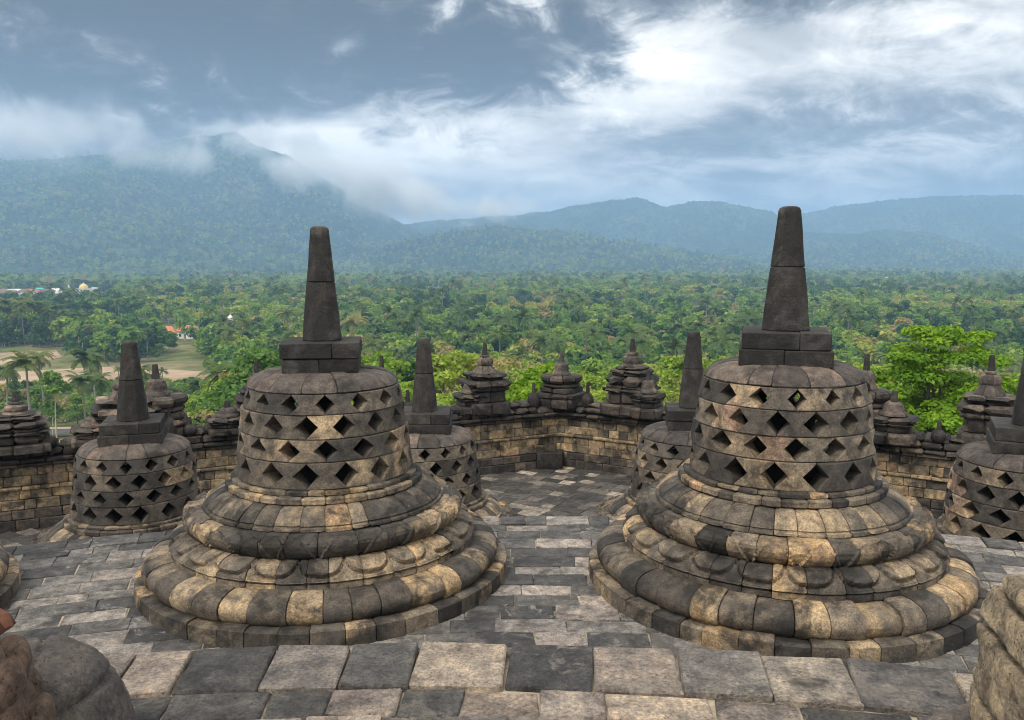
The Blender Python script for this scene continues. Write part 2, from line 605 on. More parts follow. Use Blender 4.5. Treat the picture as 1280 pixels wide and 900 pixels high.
def arc_slab(mb, r0, r1, z0, z1, a0, a1, n=60, cx=CX):
    vs = []
    for i in range(n + 1):
        a = a0 + (a1 - a0) * i / n
        s, c = math.sin(a), math.cos(a)
        for (r, z) in ((r0, z1), (r1, z1), (r1, z0), (r0, z0)):
            vs.append((cx + r * s, CY + r * c, z))
    fs = []
    for i in range(n):
        for q in range(4):
            a, b = i * 4 + q, i * 4 + (q + 1) % 4
            fs.append((a, a + 4, b + 4, b))
    fs.append((0, 1, 2, 3)); o = n * 4; fs.append((o + 3, o + 2, o + 1, o))
    mb.add(vs, fs, .5)


def build_terraces():
    rng = random.Random(5)
    # the terrace the camera stands on
    mb = MB()
    r = R_UP
    first = True
    for wdt, ln in ((.36, .255), (.19, .30), (.24, .34), (.26, .34), (.30, .42), (.30, .42), (.30, .42), (.32, .45), (.32, .45)):
        course(mb, r - wdt, r, H_UP + (0.012 if first else 0), ln, R(-46), R(46), rng, gap=.004, zj=.006, ch=.009, skew=.04,
               lmin=.72, lmax=1.5, thick=.16, cx=CXU)
        r -= wdt
        first = False
    o = mb.build('upper_pavement', M_SLAB); tag(o, kind='structure')
    mb = MB(); arc_slab(mb, 5.0, R_UP - .03, H_MID - .3, H_UP - .014, R(-60), R(60), 60, CXU)
    b = mb.build('bed', M_MORTAR, o, 0)
    mb = MB()
    for k, (z0, z1, ro) in enumerate(((0.0, .30, .06), (.30, .58, 0), (.58, .86, 0), (.86, 1.14, 0), (1.14, 1.44, .03))):
        ring(mb, [(R_UP - .28, z1), (R_UP + ro - .02, z1), (R_UP + ro - .02, z0 + .004), (R_UP - .28, z0 + .004)], 80, rng, step=.15, kseg=2,
             a_from=R(30), a_to=R(150))
    x = mb.build('riser', M_STUPA, o); x.location = (CXU, CY, 0)
    # the middle terrace, where the two large stupas stand
    mb = MB()
    r = R_MID
    first = True
    while r > 9.2:
        wdt = (.34 if first else rng.choice((.22, .25, .28, .30)))
        course(mb, r - wdt, r, H_MID + (.010 if first else 0), rng.choice((.38, .46, .52)), R(-44), R(44), rng, gap=.004, zj=.005, ch=.008)
        r -= wdt
        first = False
    o = mb.build('middle_pavement', M_PAVE); tag(o, kind='structure')
    mb = MB(); arc_slab(mb, 9.1, R_MID - .03, H_LOW - .3, H_MID - .012, R(-60), R(60))
    mb.build('bed', M_MORTAR, o, 0)
    mb = MB()
    for k in range(5):
        z0 = H_LOW + k * .315
        ring(mb, [(R_MID - .28, z0 + .312), (R_MID - .02, z0 + .312), (R_MID - .02, z0 + .002), (R_MID - .28, z0 + .002)], 110, rng, step=.16, kseg=2,
             a_from=R(30), a_to=R(150))
    x = mb.build('riser', M_STUPA, o); x.location = (CX, CY, 0)


build_terraces()

# the two straight wall lines of the square plateau meet in an inner corner
CORNER = Vector((1.16, 19.95, 0))
DL = Vector((-math.cos(R(25.5)), -math.sin(R(25.5)), 0))
DR = Vector((math.cos(R(31)), -math.sin(R(31)), 0))
NL = Vector((DL.y, -DL.x, 0))      # pointing inwards, to the temple axis
NR = Vector((-DR.y, DR.x, 0))
if NL.y > 0: NL = -NL
if NR.y > 0: NR = -NR


def build_lower_floor():
    rng = random.Random(8)
    mb = MB()
    ex, ey = DR.copy(), Vector((-DR.y, DR.x, 0))
    ang = math.atan2(ex.y, ex.x)
    w = .30
    for j in range(-40, 34):
        u = -16 + rng.random() * .3
        while u < 16:
            L = rng.choice((.26, .32, .38, .46))
            p = CORNER + ex * (u + L / 2) + ey * (j * w - 2.0)
            rr = math.hypot(p.x - CX, p.y - CY)
            if rr > R_MID + .02 and (p - CORNER).dot(NL) > .05 and (p - CORNER).dot(NR) > .05 and p.y > 5.5:
                M = T(p.x, p.y, H_LOW + rng.uniform(-.006, .006), ang) @ Matrix.Rotation(rng.uniform(-.01, .01), 4, 'X') @ Matrix.Rotation(rng.uniform(-.01, .01), 4, 'Y')
                cbox(mb, M, (-L / 2 + .004, -w / 2 + .004, -.1), (L / 2 - .004, w / 2 - .004, 0), rng.random(), .009, .004, rng)
            u += L
    o = mb.build('lower_pavement', M_TILE); tag(o, kind='structure')
    mb = MB(); arc_slab(mb, R_MID - .5, 27.5, H_LOW - .5, H_LOW - .014, R(-62), R(62))
    mb.build('bed', M_CORE, o, 0)


build_lower_floor()


def build_wall(label, d, nin, length, seed, start):
    # both lines run a little past the corner so that their stones interlock
    """a balustrade wall of dressed stone courses: u along d, w towards the temple, v up"""
    rng = random.Random(seed)
    root = empty('balustrade_wall', CORNER + d * (length / 2) + Vector((0, 0, H_LOW)))
    tag(root, label, 'wall')
    rz = math.atan2(d.y, d.x)
    side = 1 if (Matrix.Rotation(rz, 3, 'Z') @ Vector((0, 1, 0))).dot(nin) > 0 else -1
    def rows(name, spec, mat, back=.55):
        mb = MB()
        z = spec[0]
        for (h, proj, ln, ch, worn, jd) in spec[1]:
            u = start - rng.random() * .2
            while u < length:
                L = ln * rng.uniform(.6, 1.5)
                M = Matrix.Translation((CORNER.x, CORNER.y, H_LOW)) @ Matrix.Rotation(rz, 4, 'Z')
                pr = proj + rng.uniform(-jd, jd)
                lo = (u + .003, -back if side > 0 else -pr, z + .003)
                hi = (u + L - .003, pr if side > 0 else back, z + h - .003 + rng.uniform(-.004, .004))
                cbox(mb, M, lo, hi, rng.random(), ch, .005, rng, worn)
                u += L
            z += h
        o = mb.build(name, mat, root)
        o.matrix_parent_inverse = root.matrix_basis.inverted()
        return z
    #            height proj length chamfer worn depth-jitter
    rows('core', (-4.0, [(3.95, -.02, 2.0, .02, 0, 0)]), M_CORE)
    z = rows('plinth', (-.02, [(.20, .10, .36, .012, .3, .006), (.17, .085, .34, .012, .3, .006)]), M_COPE)
    z = rows('face', (z, [(.19, .02, .32, .010, .3, .006), (.18, .015, .30, .010, .3, .008), (.07, .06, .4, .012, .4, .008), (.19, .0, .32, .010, .3, .008),
                          (.17, -.005, .30, .010, .3, .008)]), M_WALL)
    z = rows('cornice', (z, [(.07, .05, .42, .014, .5, .010), (.09, .11, .40, .018, .7, .014)]), M_COPE)
    z = rows('coping', (z, [(.15, .07, .34, .026, .9, .03), (.10, .0, .42, .03, 1.0, .04)]), M_COPE)
    return z + H_LOW


TOP = build_wall('weathered stone balustrade wall running left from the inner corner, golden blocks under dark coping', DL, NL, 17.0, 31, -.30)
build_wall('weathered stone balustrade wall running right from the inner corner, pale streaked blocks under dark coping', DR, NR, 15.0, 32, -.04)

# ------------------------------------------------------------------ the perforated bell stupas


def petals_down(n, ph):
    def f(th, t, r, z):
        # scalloped petals hanging over the shoulder of the lower lotus course
        x = ((th / (2 * PI) * n + ph) % 1.0) - .5
        s = (t - .19) / .37
        if s < 0 or s > 1.25: return 0
        edge = 1 - (abs(x) / .47) ** 3.2
        if edge <= 0:
            a = -1.0
        else:
            a = edge ** .42 - s
        k = max(-.6, min(1, a / .05))
        groove = math.exp(-(((a + .05) / .06) ** 2)) * -.022
        return .015 * k + groove * 1.3
    return f


def petals_up(n, ph):
    def f(th, t, r, z):
        # pointed petals rising round the belly of the upper lotus course
        if t < .36 or t > .90: return 0
        s = (.87 - t) / .47                      # 0 at the foot, 1 at the tip
        out = -.014
        for k, (o, h, w) in enumerate(((0.0, .80, .48), (.5, .92, .40))):
            x = abs(((th / (2 * PI) * n + ph + o) % 1.0) - .5)
            e = h * (1 - (x / w) ** 2.3) if x < w else -1
            if x < .05: e += (.05 - x) * 1.6
            a = e - s
            if a > -.06:
                rim = math.exp(-((a / .045) ** 2)) * .014 - math.exp(-(((a + .10) / .05) ** 2)) * .012
                out = max(out, (.010 if k == 0 else -.004) + rim) if a > -.03 else out + min(0, rim)
                if k == 0 and a > 0: break
        return out
    return f


DRUM = [(.895, 1.093), (.872, 1.349), (.845, 1.563), (.815, 1.792), (.765, 1.985)]


def drum_r(z):
    for (r0, z0), (r1, z1) in zip(DRUM, DRUM[1:]):
        if z <= z1: return r0 + (r1 - r0) * (z - z0) / (z1 - z0)
    return DRUM[-1][0]


def drum_mesh(seed, n=15):
    rng = random.Random(seed)
    mb = MB()
    TS = [0, .03, .06, .17, .28, .39, .5, .61, .72, .83, .94, .97, 1]
    SS = [-1, -.965, -.6, -.2, .2, .6, .965, 1]
    ph = rng.random()
    for row in range(4):
        z0, z1 = DRUM[row][1] + .003, DRUM[row + 1][1] - .003
        pitch = 2 * PI / n
        dw = (.122, .112, .104, .090)[row]
        js = [rng.uniform(-.03, .03) for _ in range(n)] 
        for i in range(n):
            thc = (i + ph + (.5 if row % 2 else 0)) * pitch
            jl, jr = js[i], js[(i + 1) % n]
            seed_ = rng.random() * 50
            dr = rng.uniform(-.013, .013)
            vo, vi = [], []
            dm = dw * rng.uniform(.84, 1.14)
            for t in TS:
                z = z0 + (z1 - z0) * t
                r = drum_r(z)
                q = abs(t - .5) / .45
                cut = max(0.0, 1 - q) * dm / r
                gapw = .003 / r
                aL = thc - pitch / 2 + jl * pitch * .5 + gapw + cut
                aR = thc + pitch / 2 + jr * pitch * .5 - gapw - cut
                for s in SS:
                    a = aL + (aR - aL) * (s + 1) / 2
                    ins = .006 if (abs(s) == 1 or t in (0, 1)) else 0
                    k = dr - ins
                    k += noise.noise(Vector((a * 6, z * 7, seed_))) * .010 + noise.noise(Vector((a * 19, z * 21, seed_))) * .005
                    vo.append(((r + k) * math.cos(a), (r + k) * math.sin(a), z))
                    ri = r - .20
                    vi.append((ri * math.cos(a), ri * math.sin(a), z))
            nt, ns = len(TS), len(SS)
            fs = []
            N = nt * ns
            for a in range(nt - 1):
                for b in range(ns - 1):
                    p = a * ns + b
                    fs.append((p, p + 1, p + ns + 1, p + ns))
                    fs.append((N + p, N + p + ns, N + p + ns + 1, N + p + 1))
            for a in range(nt - 1):
                p = a * ns
                fs.append((p, p + ns, N + p + ns, N + p))
                p = a * ns + ns - 1
                fs.append((p, N + p, N + p + ns, p + ns))
            for b in range(ns - 1):
                fs.append((b, N + b, N + b + 1, b + 1))
                p = (nt - 1) * ns + b
                fs.append((p, p + 1, N + p + 1, N + p))
            mb.add(vo + vi, fs, rng.random())
    return mb


def spire_mesh(seed, rb=.200, rt=.098, z0=2.432, zm=3.02, z1=3.50):
    rng = random.Random(seed)
    mb = MB()
    def sec(za, zb, ra, rb_, cap):
        pr = []
        n = 10
        for i in range(n + 1):
            t = i / n
            pr.append((ra + (rb_ - ra) * t, za + (zb - za) * t))
        if cap:
            pr += [(rb_ * .97, zb + .045), (rb_ * .86, zb + .072), (rb_ * .6, zb + .086), (.01, zb + .09)]
        else:
            pr += [(rb_ - .012, zb + .004)]
        pr = [(pr[0][0] - .008, za)] + [(pr[0][0], za + .012)] + pr[1:]
        # octagon with softened corners
        vs, fs = [], []
        seg = 8
        offs = [(-.5, 0), (-.38, 1), (.38, 1), (.5, 0)]
        cols = []
        for k in range(seg):
            for u in (-.46, -.15, .15, .46):
                th = 2 * PI * (k + .5 + u) / seg
                rad = 1 / math.cos((u) * 2 * PI / seg)
                cols.append((th, rad))
        m = len(pr)
        for (th, rad) in cols:
            for (r, z) in pr:
                p = (r * rad * math.cos(th), r * rad * math.sin(th), z)
                vs.append(wobble(p, 5, .006))
        nc = len(cols)
        for c in range(nc):
            for q in range(m - 1):
                a, b = c * m + q, ((c + 1) % nc) * m + q
                fs.append((a, b, b + 1, a + 1))
        fs.append(tuple(c * m for c in range(nc))[::-1]); fs.append(tuple(c * m + m - 1 for c in range(nc)))
        mb.add(vs, fs, rng.random())
    rmid = rb + (rt - rb) * (zm - z0) / (z1 - z0)
    sec(z0, zm, rb, rmid, False)
    sec(zm + .006, z1, rmid - .002, rt, True)
    return mb


def stupa_parts(seed, full=True):
    rng = random.Random(seed)
    P = []
    mb = MB(); ring(mb, [(1.45, .145), (1.84, .150), (1.885, .135), (1.89, .05), (1.89, -.03), (1.6, -.03)], 42, rng, gap=.0035, inset=.007, zj=.006, rj=.010)
    P.append(('base_ring', mb, M_STUPA))
    mb = MB(); ring(mb, [(1.40, .372), (1.54, .376), (1.64, .368), (1.72, .345), (1.775, .305), (1.80, .25), (1.79, .19), (1.755, .145), (1.70, .125), (1.5, .125)], 38, rng,
                    gap=.0035, inset=.010, rj=.013, zj=.006)
    P.append(('roll_moulding', mb, M_STUPA))
    mb = MB(); ring(mb, [(1.20, .568), (1.36, .574), (1.44, .562), (1.51, .520), (1.548, .462), (1.55, .442), (1.515, .432), (1.515, .424), (1.54, .418), (1.542, .372),
                         (1.45, .366)], 36, rng, step=.012, kseg=22, gap=.003, inset=.008, rj=.006, disp=petals_down(22, rng.random()), rough=.005)
    P.append(('lower_lotus_ring', mb, M_STUPA))
    mb = MB(); ring(mb, [(1.05, .792), (1.27, .786), (1.352, .772), (1.392, .748), (1.405, .715), (1.392, .665), (1.355, .615), (1.31, .582), (1.2, .572)], 30, rng,
                    step=.013, kseg=24, gap=.003, inset=.008, rj=.005, disp=petals_up(22, rng.random()), rough=.005)
    P.append(('upper_lotus_ring', mb, M_STUPA))
    mb = MB()
    ring(mb, [(.85, .972), (1.00, .972), (1.055, .955), (1.12, .915), (1.175, .868), (1.195, .842), (1.185, .832), (1.19, .826), (1.22, .820), (1.225, .796), (1.1, .79)],
         34, rng, step=.02, kseg=4, gap=.003, inset=.010)
    ring(mb, [(.80, 1.046), (.985, 1.044), (.998, 1.03), (.998, .985), (.985, .975), (.85, .975)], 30, rng, gap=.003, inset=.008)
    ring(mb, [(.75, 1.095), (.935, 1.094), (.946, 1.082), (.946, 1.055), (.93, 1.049), (.80, 1.049)], 28, rng, gap=.003, inset=.008)
    P.append(('bell_foot', mb, M_STUPA))
    P.append(('lattice_drum', drum_mesh(seed + 1), M_DRUM))
    mb = MB()
    ring(mb, [(.33, 2.142), (.44, 2.142), (.54, 2.132), (.63, 2.110), (.70, 2.076), (.745, 2.034), (.764, 1.998), (.760, 1.990), (.60, 1.986), (.35, 1.99)], 15, rng, step=.025, kseg=8,
         gap=.003, inset=.010, rj=.006)
    lathe(mb, [(.02, 2.136), (.44, 2.136), (.44, 1.99), (.02, 1.99)], 20, .3)
    P.append(('dome_cap', mb, M_CAP))
    mb = MB()
    wl, wu = ((.372, .385) if seed % 2 and seed < 40 else (.425, .402))      # the upper course overhangs or steps back
    cbox(mb, T(), (-wl, -wl, 2.128), (-.01, wl, 2.276), rng.random(), .009, .004, rng, .1)
    cbox(mb, T(), (-.006, -wl, 2.128), (wl, wl, 2.276), rng.random(), .009, .004, rng, .1)
    cbox(mb, T(), (-wu, -wu, 2.279), (.12, wu, 2.436), rng.random(), .009, .004, rng, .15)
    cbox(mb, T(), (.123, -wu, 2.279), (wu, wu, 2.436), rng.random(), .009, .004, rng, .15)
    P.append(('harmika', mb, M_SPIRE))
    P.append(('spire', spire_mesh(seed + 2), M_SPIRE))
    mb = MB()      # dark core added under the rings to keep daylight out of the joints
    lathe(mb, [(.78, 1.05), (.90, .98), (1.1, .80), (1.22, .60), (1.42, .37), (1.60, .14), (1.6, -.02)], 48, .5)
    P.append(('light_block_core', mb, M_CORE))
    mb = MB()      # rough seated figure, added dark to darken and close the lattice openings
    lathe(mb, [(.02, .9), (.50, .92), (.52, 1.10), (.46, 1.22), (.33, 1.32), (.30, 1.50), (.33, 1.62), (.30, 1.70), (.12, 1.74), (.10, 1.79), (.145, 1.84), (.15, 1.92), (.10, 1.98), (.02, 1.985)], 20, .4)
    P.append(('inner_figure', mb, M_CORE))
    return [(n, b.mesh(n, m), m) for (n, b, m) in P]


MESH_A, MESH_B, MESH_C = stupa_parts(11), stupa_parts(47), stupa_parts(83)
STUPA_GROUP = 'perforated bell stupas on the round terraces'


def place_stupa(loc, parts, label, turn=None, spire_w=1.0, lattice_turn=0.0, sc=1.0, tilt=(0, 0)):
    yaw = -math.atan2(loc.x - CX, loc.y - CY)
    sc = sc if isinstance(sc, tuple) else (sc, sc)
    root = empty('bell_stupa', loc, yaw if turn is None else turn)
    root.scale = (sc[0], sc[0], sc[1])
    tag(root, label, 'stupa', STUPA_GROUP)
    for (n, me, m) in parts:
        o = link(bpy.data.objects.new(n, me), root)
        if n == 'spire':
            o.rotation_euler = (tilt[0], tilt[1], PI / 8)
            o.scale = (spire_w, spire_w, 1)
        elif n == 'lattice_drum': o.rotation_euler.z = lattice_turn
        elif n not in ('harmika',): o.rotation_euler.z = lattice_turn * 2.3
    return root


place_stupa(Vector((-1.92, 8.47, H_MID)), MESH_A, 'large perforated stupa left of the lane, its plain slim spire above the blue mountain slope', turn=R(8), spire_w=.97, sc=.985)
place_stupa(Vector((2.68, 8.22, H_MID)), MESH_B, 'largest perforated stupa right of the lane, broad spire reaching into the pale sky', turn=R(-16), spire_w=1.12, sc=(1.0, 1.035))
place_stupa(Vector((-6.56, 7.15, H_MID)), MESH_C, 'stupa cut by the left picture edge, only its round stone base showing', lattice_turn=.4)
place_stupa(Vector((-5.78, 12.62, H_LOW)), MESH_B, 'dark perforated stupa on the lower terrace beside the left wall, wide harmika box', turn=R(17), lattice_turn=1.1, spire_w=1.08, sc=1.035)
place_stupa(Vector((-1.42, 13.45, H_LOW)), MESH_C, 'smaller perforated stupa half hidden behind the right flank of the left large stupa', turn=R(2), lattice_turn=.7, sc=1.03)
place_stupa(Vector((2.90, 13.35, H_LOW)), MESH_A, 'smaller perforated stupa half hidden behind the left flank of the largest stupa', turn=R(-7), lattice_turn=2.0, sc=1.06)
place_stupa(Vector((7.0, 11.15, H_LOW)), MESH_C, 'perforated stupa at the right picture edge in front of the bright green tree', turn=R(-25), lattice_turn=1.9, sc=1.12)

# ------------------------------------------------------------------ finials on the wall


def tier(mb, z0, z1, w, rng, red=.10, ch=.02, blk=None):
    """a square tier with re-entrant corners, built from a few stones"""
    a = w - red
    for (lo, hi) in (((-w, -a, z0), (-.02, a, z1)), ((-.015, -a, z0), (w, a, z1)), ((-a, a * .5, z0 + .004), (.03, w, z1 - .004)), ((.035, a * .5, z0 + .004), (a, w, z1 - .004)),
                     ((-a, -w, z0 + .004), (-.05, -a * .5, z1 - .004)), ((-.045, -w, z0 + .004), (a, -a * .5, z1 - .004))):
        cbox(mb, T(), lo, hi, rng.random(), ch, .008, rng, .8)


def finial_parts(seed, style):
    rng = random.Random(seed)
    P = []
    ped = MB(); bell = MB(); sp = MB()
    if style == 'slab':            # broad tiers, two-step bell
        tier(ped, -.15, .16, .50, rng, .10); tier(ped, .16, .46, .40, rng, .09)
        tier(ped, .46, .56, .46, rng, .09); tier(ped, .56, .74, .52, rng, .11, .04); tier(ped, .74, .80, .36, rng, .06)
        tier(ped, .80, .90, .43, rng, .08, .03)
        ring(bell, [(.02, 1.10), (.17, 1.10), (.20, 1.04), (.25, .96), (.27, .90), (.05, .90)], 7, rng, step=.03, kseg=4)
        ring(bell, [(.02, 1.32), (.10, 1.31), (.17, 1.28), (.195, 1.22), (.19, 1.14), (.17, 1.105), (.02, 1.105)], 6, rng, step=.03, kseg=4)
        cbox(bell, T(), (-.09, -.09, 1.31), (.09, .09, 1.38), rng.random(), .015, .004, rng, .6)
        zt = 1.375
    elif style == 'bell':          # octagonal tray under a tall bell
        tier(ped, -.15, .14, .48, rng, .10); tier(ped, .14, .30, .50, rng, .12, .03); tier(ped, .30, .46, .42, rng, .08)
        ring(ped, [(.05, .58), (.40, .58), (.46, .53), (.46, .50), (.40, .46), (.05, .46)], 8, rng, step=.03, kseg=3)
        ring(ped, [(.05, .80), (.44, .80), (.50, .76), (.51, .68), (.46, .60), (.40, .585), (.05, .585)], 8, rng, step=.03, kseg=4, inset=.03, gap=.008)
        ring(bell, [(.02, 1.17), (.10, 1.17), (.155, 1.12), (.175, 1.02), (.18, .92), (.215, .86), (.225, .81), (.05, .80)], 5, rng, step=.03, kseg=5, gap=.001, inset=.004)
        zt = 1.165
    else:                          # many stepped rings, dark rounded bell
        tier(ped, -.15, .12, .55, rng, .10); tier(ped, .12, .42, .46, rng, .10, .04); tier(ped, .42, .50, .52, rng, .12, .03); tier(ped, .50, .58, .44, rng, .08)
        tier(ped, .58, .80, .50, rng, .14, .05); tier(ped, .80, .86, .36, rng, .07, .02); tier(ped, .86, .94, .40, rng, .09, .03); tier(ped, .94, 1.0, .30, rng, .06)
        ring(bell, [(.02, 1.28), (.12, 1.28), (.155, 1.24), (.19, 1.22), (.20, 1.14), (.185, 1.07), (.22, 1.03), (.23, 1.0), (.05, 1.0)], 6, rng, step=.025, kseg=4, gap=.001, inset=.004)
        lathe(bell, [(.03, 1.36), (.12, 1.355), (.13, 1.30), (.03, 1.28)], 10, rng.random(), rough=.005)
        zt = 1.35
    lathe(sp, [(.075, zt - .01), (.07, zt + .03), (.045, zt + .30), (.035, zt + .325), (.005, zt + .33)], 8, rng.random(), rough=.006)
    return [('pedestal', ped.mesh('pedestal', M_COPE)), ('bell', bell.mesh('bell', M_CAP)), ('spire', sp.mesh('spire', M_SPIRE))], zt + .33


def small_parts(seed):
    rng = random.Random(seed)
    ped = MB(); bell = MB(); sp = MB()
    tier(ped, -.15, .10, .36, rng, .06, .03); tier(ped, .10, .24, .27, rng, .05); tier(ped, .24, .31, .32, rng, .06); tier(ped, .31, .43, .36, rng, .07, .035)
    ring(bell, [(.02, .74), (.10, .735), (.14, .69), (.165, .60), (.175, .54), (.21, .50), (.22, .45), (.05, .435)], 4, rng, step=.03, kseg=5, gap=.001, inset=.004)
    lathe(sp, [(.062, .73), (.058, .76), (.045, .96), (.035, .98), (.005, .985)], 8, rng.random(), rough=.005)
    return [('pedestal', ped.mesh('pedestal', M_COPE)), ('bell', bell.mesh('bell', M_CAP)), ('spire', sp.mesh('spire', M_SPIRE))], .985


def stub_parts(seed):
    rng = random.Random(seed)
    bell = MB(); sp = MB()
    lathe(bell, [(.10, -.08), (.15, .0), (.165, .10), (.15, .18), (.10, .24), (.06, .27), (.01, .275)], 14, rng.random(), rough=.012)
    lathe(sp, [(.058, .25), (.055, .28), (.040, .50), (.03, .52), (.005, .525)], 8, rng.random(), rough=.006)
    return [('bell', bell.mesh('bell', M_SPIRE)), ('spire', sp.mesh('spire', M_SPIRE))], .525


FIN = {'slab': finial_parts(3, 'slab'), 'bell': finial_parts(4, 'bell'), 'step': finial_parts(5, 'step'), 'small': small_parts(6), 'stub': stub_parts(7)}
FIN_NAME = {'slab': 'stepped_finial', 'bell': 'stepped_finial', 'step': 'stepped_finial', 'small': 'small_finial', 'stub': 'bulb_finial'}
FIN_GROUP = {'slab': 'large stepped finials along the balustrade wall', 'small': 'small finials beside the large ones', 'stub': 'bulb finials on the coping'}
FIN_GROUP['bell'] = FIN_GROUP['step'] = FIN_GROUP['slab']


def wall_point(px, side, out):
    """where the sight line of a picture column meets a wall line set back by out"""
    d, n = (DL, NL) if side == 'L' else (DR, NR)
    p0 = CORNER - n * out
    rx = (px - 640) / (FPX * cosP * 1.03)
    # (p0 + d*s): x = rx*y (first order, pitch corrected)
    s = (rx * p0.y - p0.x) / (d.x - rx * d.y)
    return p0 + d * s


def finial(style, px, tip, side, label, out=.28, wide=1.0):
    parts, H = FIN[style]
    p = wall_point(px, side, out)
    zt = EYE + ray(px, tip).z * p.y
    k = max(.6, (zt - TOP + .03) / H)
    d = DL if side == 'L' else DR
    root = empty(FIN_NAME[style], (p.x, p.y, TOP - .03), math.atan2(d.y, d.x))
    root.scale = (wide, wide, k)
    tag(root, label, 'finial', FIN_GROUP[style])
    for n, me in parts:
        link(bpy.data.objects.new(n, me), root)


finial('slab', 605, 428, 'L', 'large stepped finial with a banded two-step bell, left of the small round green tree')
finial('small', 586, 467, 'L', 'small finial clinging to the left side of the banded two-step finial', .22)
finial('bell', 704, 439, 'R', 'finial with a tall brown bell on a broad tray, exactly above the wall corner', .15)
finial('stub', 668, 478, 'L', 'bulb finial with thin spike in front of the small round green tree', .10, .92)
finial('stub', 738, 478, 'R', 'bulb finial with thin spike between the corner finial and the dark stepped one', .15, .90)
finial('step', 795, 423, 'R', 'dark many-stepped finial with rounded bell, right of the corner', .30, 1.1)
finial('small', 816, 462, 'R', 'small finial in front of the dark many-stepped one, paler tray', -.02, .95)
finial('step', -3, 505, 'L', 'dark stepped finial cut by the left picture edge', .2)
finial('stub', 34, 548, 'L', 'stub post on the coping in the gap where the road shows', .05, 1.1)
finial('slab', 140, 455, 'L', 'large stepped finial directly left of the dark stupa spire', .35, 1.2)
finial('small', 98, 512, 'L', 'small finial with a worn orange tray at the left end of the tall cluster', .15, 1.15)
finial('bell', 180, 455, 'L', 'finial with a pinkish bell just behind the spire of the dark stupa', .5, 1.15)
finial('stub', 194, 500, 'L', 'thin spiked finial showing just right of the dark stupa harmika', .05)
finial('stub', 221, 522, 'L', 'bulb finial low on the coping right of the dark stupa dome', .05, .9)
finial('step', 311, 450, 'L', 'large finial with a square bell touching the left large stupa dome', .35, .9)
finial('stub', 247, 530, 'L', 'low bulb finial on the coping between the dark stupa dome and the brown bell finial', .05, .8)
finial('small', 271, 502, 'L', 'small finial with brown bell on the wall left of the left large stupa', .1, 1.1)
finial('small', 472, 444, 'L', 'finial tip peeping over the right shoulder of the left large stupa', .4)
finial('stub', 505, 487, 'L', 'bulb finial just left of the slim spire behind the left large stupa', .1)
finial('bell', 1097, 442, 'R', 'finial with a pale rounded bell just right of the largest stupa dome', .35)
finial('small', 1135, 488, 'R', 'small finial with a pinkish ringed bell left of the bright green tree', .0, 1.2)
finial('slab', 1258, 443, 'R', 'large finial between the bright green tree and the right picture edge', .5)
finial('stub', 1195, 525, 'R', 'thin post finial in front of the bright green tree foot', .0, .8)

# the square hollow stone standing on the floor in the corner
def build_corner_block():
    rng = random.Random(77)
    p = on_plane(688, 583, H_LOW)
    mb = MB()
    for (lo, hi) in (((-.30, -.30, 0), (.30, -.14, .40)), ((-.30, .14, 0), (.30, .30, .40)), ((-.30, -.137, 0), (-.14, .137, .40)), ((.14, -.137, 0), (.30, .137, .40)),
                     ((-.135, -.135, 0), (.135, .135, .22))):
        cbox(mb, T(), lo, hi, .11, .014, .006, rng, .5)
    o = mb.build('hollow_stone_block', M_SPIRE)
    o.location = p; o.rotation_euler.z = R(-6)
    tag(o, 'dark square stone block with a sunken top on the floor in the wall corner', 'stone block')


build_corner_block()

# ------------------------------------------------------------------ the near carved stones at the bottom corners


def boulder_mesh(name, radii, power, disp, mat, nu=120, nv=70, seed=0):
    """a rounded stone: superellipsoid above the ground with carved relief (disp) and wear"""
    ex, ez = power
    def sp(c, p): return math.copysign(abs(c) ** p, c)
    vs, fs = [], []
    for j in range(nv + 1):
        v = -.35 * PI / 2 + (PI / 2 + .35 * PI / 2) * j / nv
        for i in range(nu):
            u = 2 * PI * i / nu
            n = Vector((sp(math.cos(v), ez) * sp(math.cos(u), ex), sp(math.cos(v), ez) * sp(math.sin(u), ex), sp(math.sin(v), ez)))
            p = Vector((n.x * radii[0], n.y * radii[1], n.z * radii[2]))
            d = disp(u, v, p) if disp else 0
            q = p + Vector((seed, seed * 2, 0))
            d += noise.noise(q * 5) * .012 + noise.noise(q * 16) * .006 + noise.noise(q * 45) * .004 + noise.noise(q * 90) * .002
            dirn = Vector((p.x / radii[0] ** 2, p.y / radii[1] ** 2, p.z / radii[2] ** 2)).normalized()
            vs.append(tuple(p + dirn * d))
    for j in range(nv):
        for i in range(nu):
            a, b = j * nu + i, j * nu + (i + 1) % nu
            fs.append((a, b, b + nu, a + nu))
    mb = MB(); mb.add(vs, fs, .37 + seed * .01)
    return mb.build(name, mat, None, 60)


def groove(x, w): return math.exp(-(x / w) ** 2)


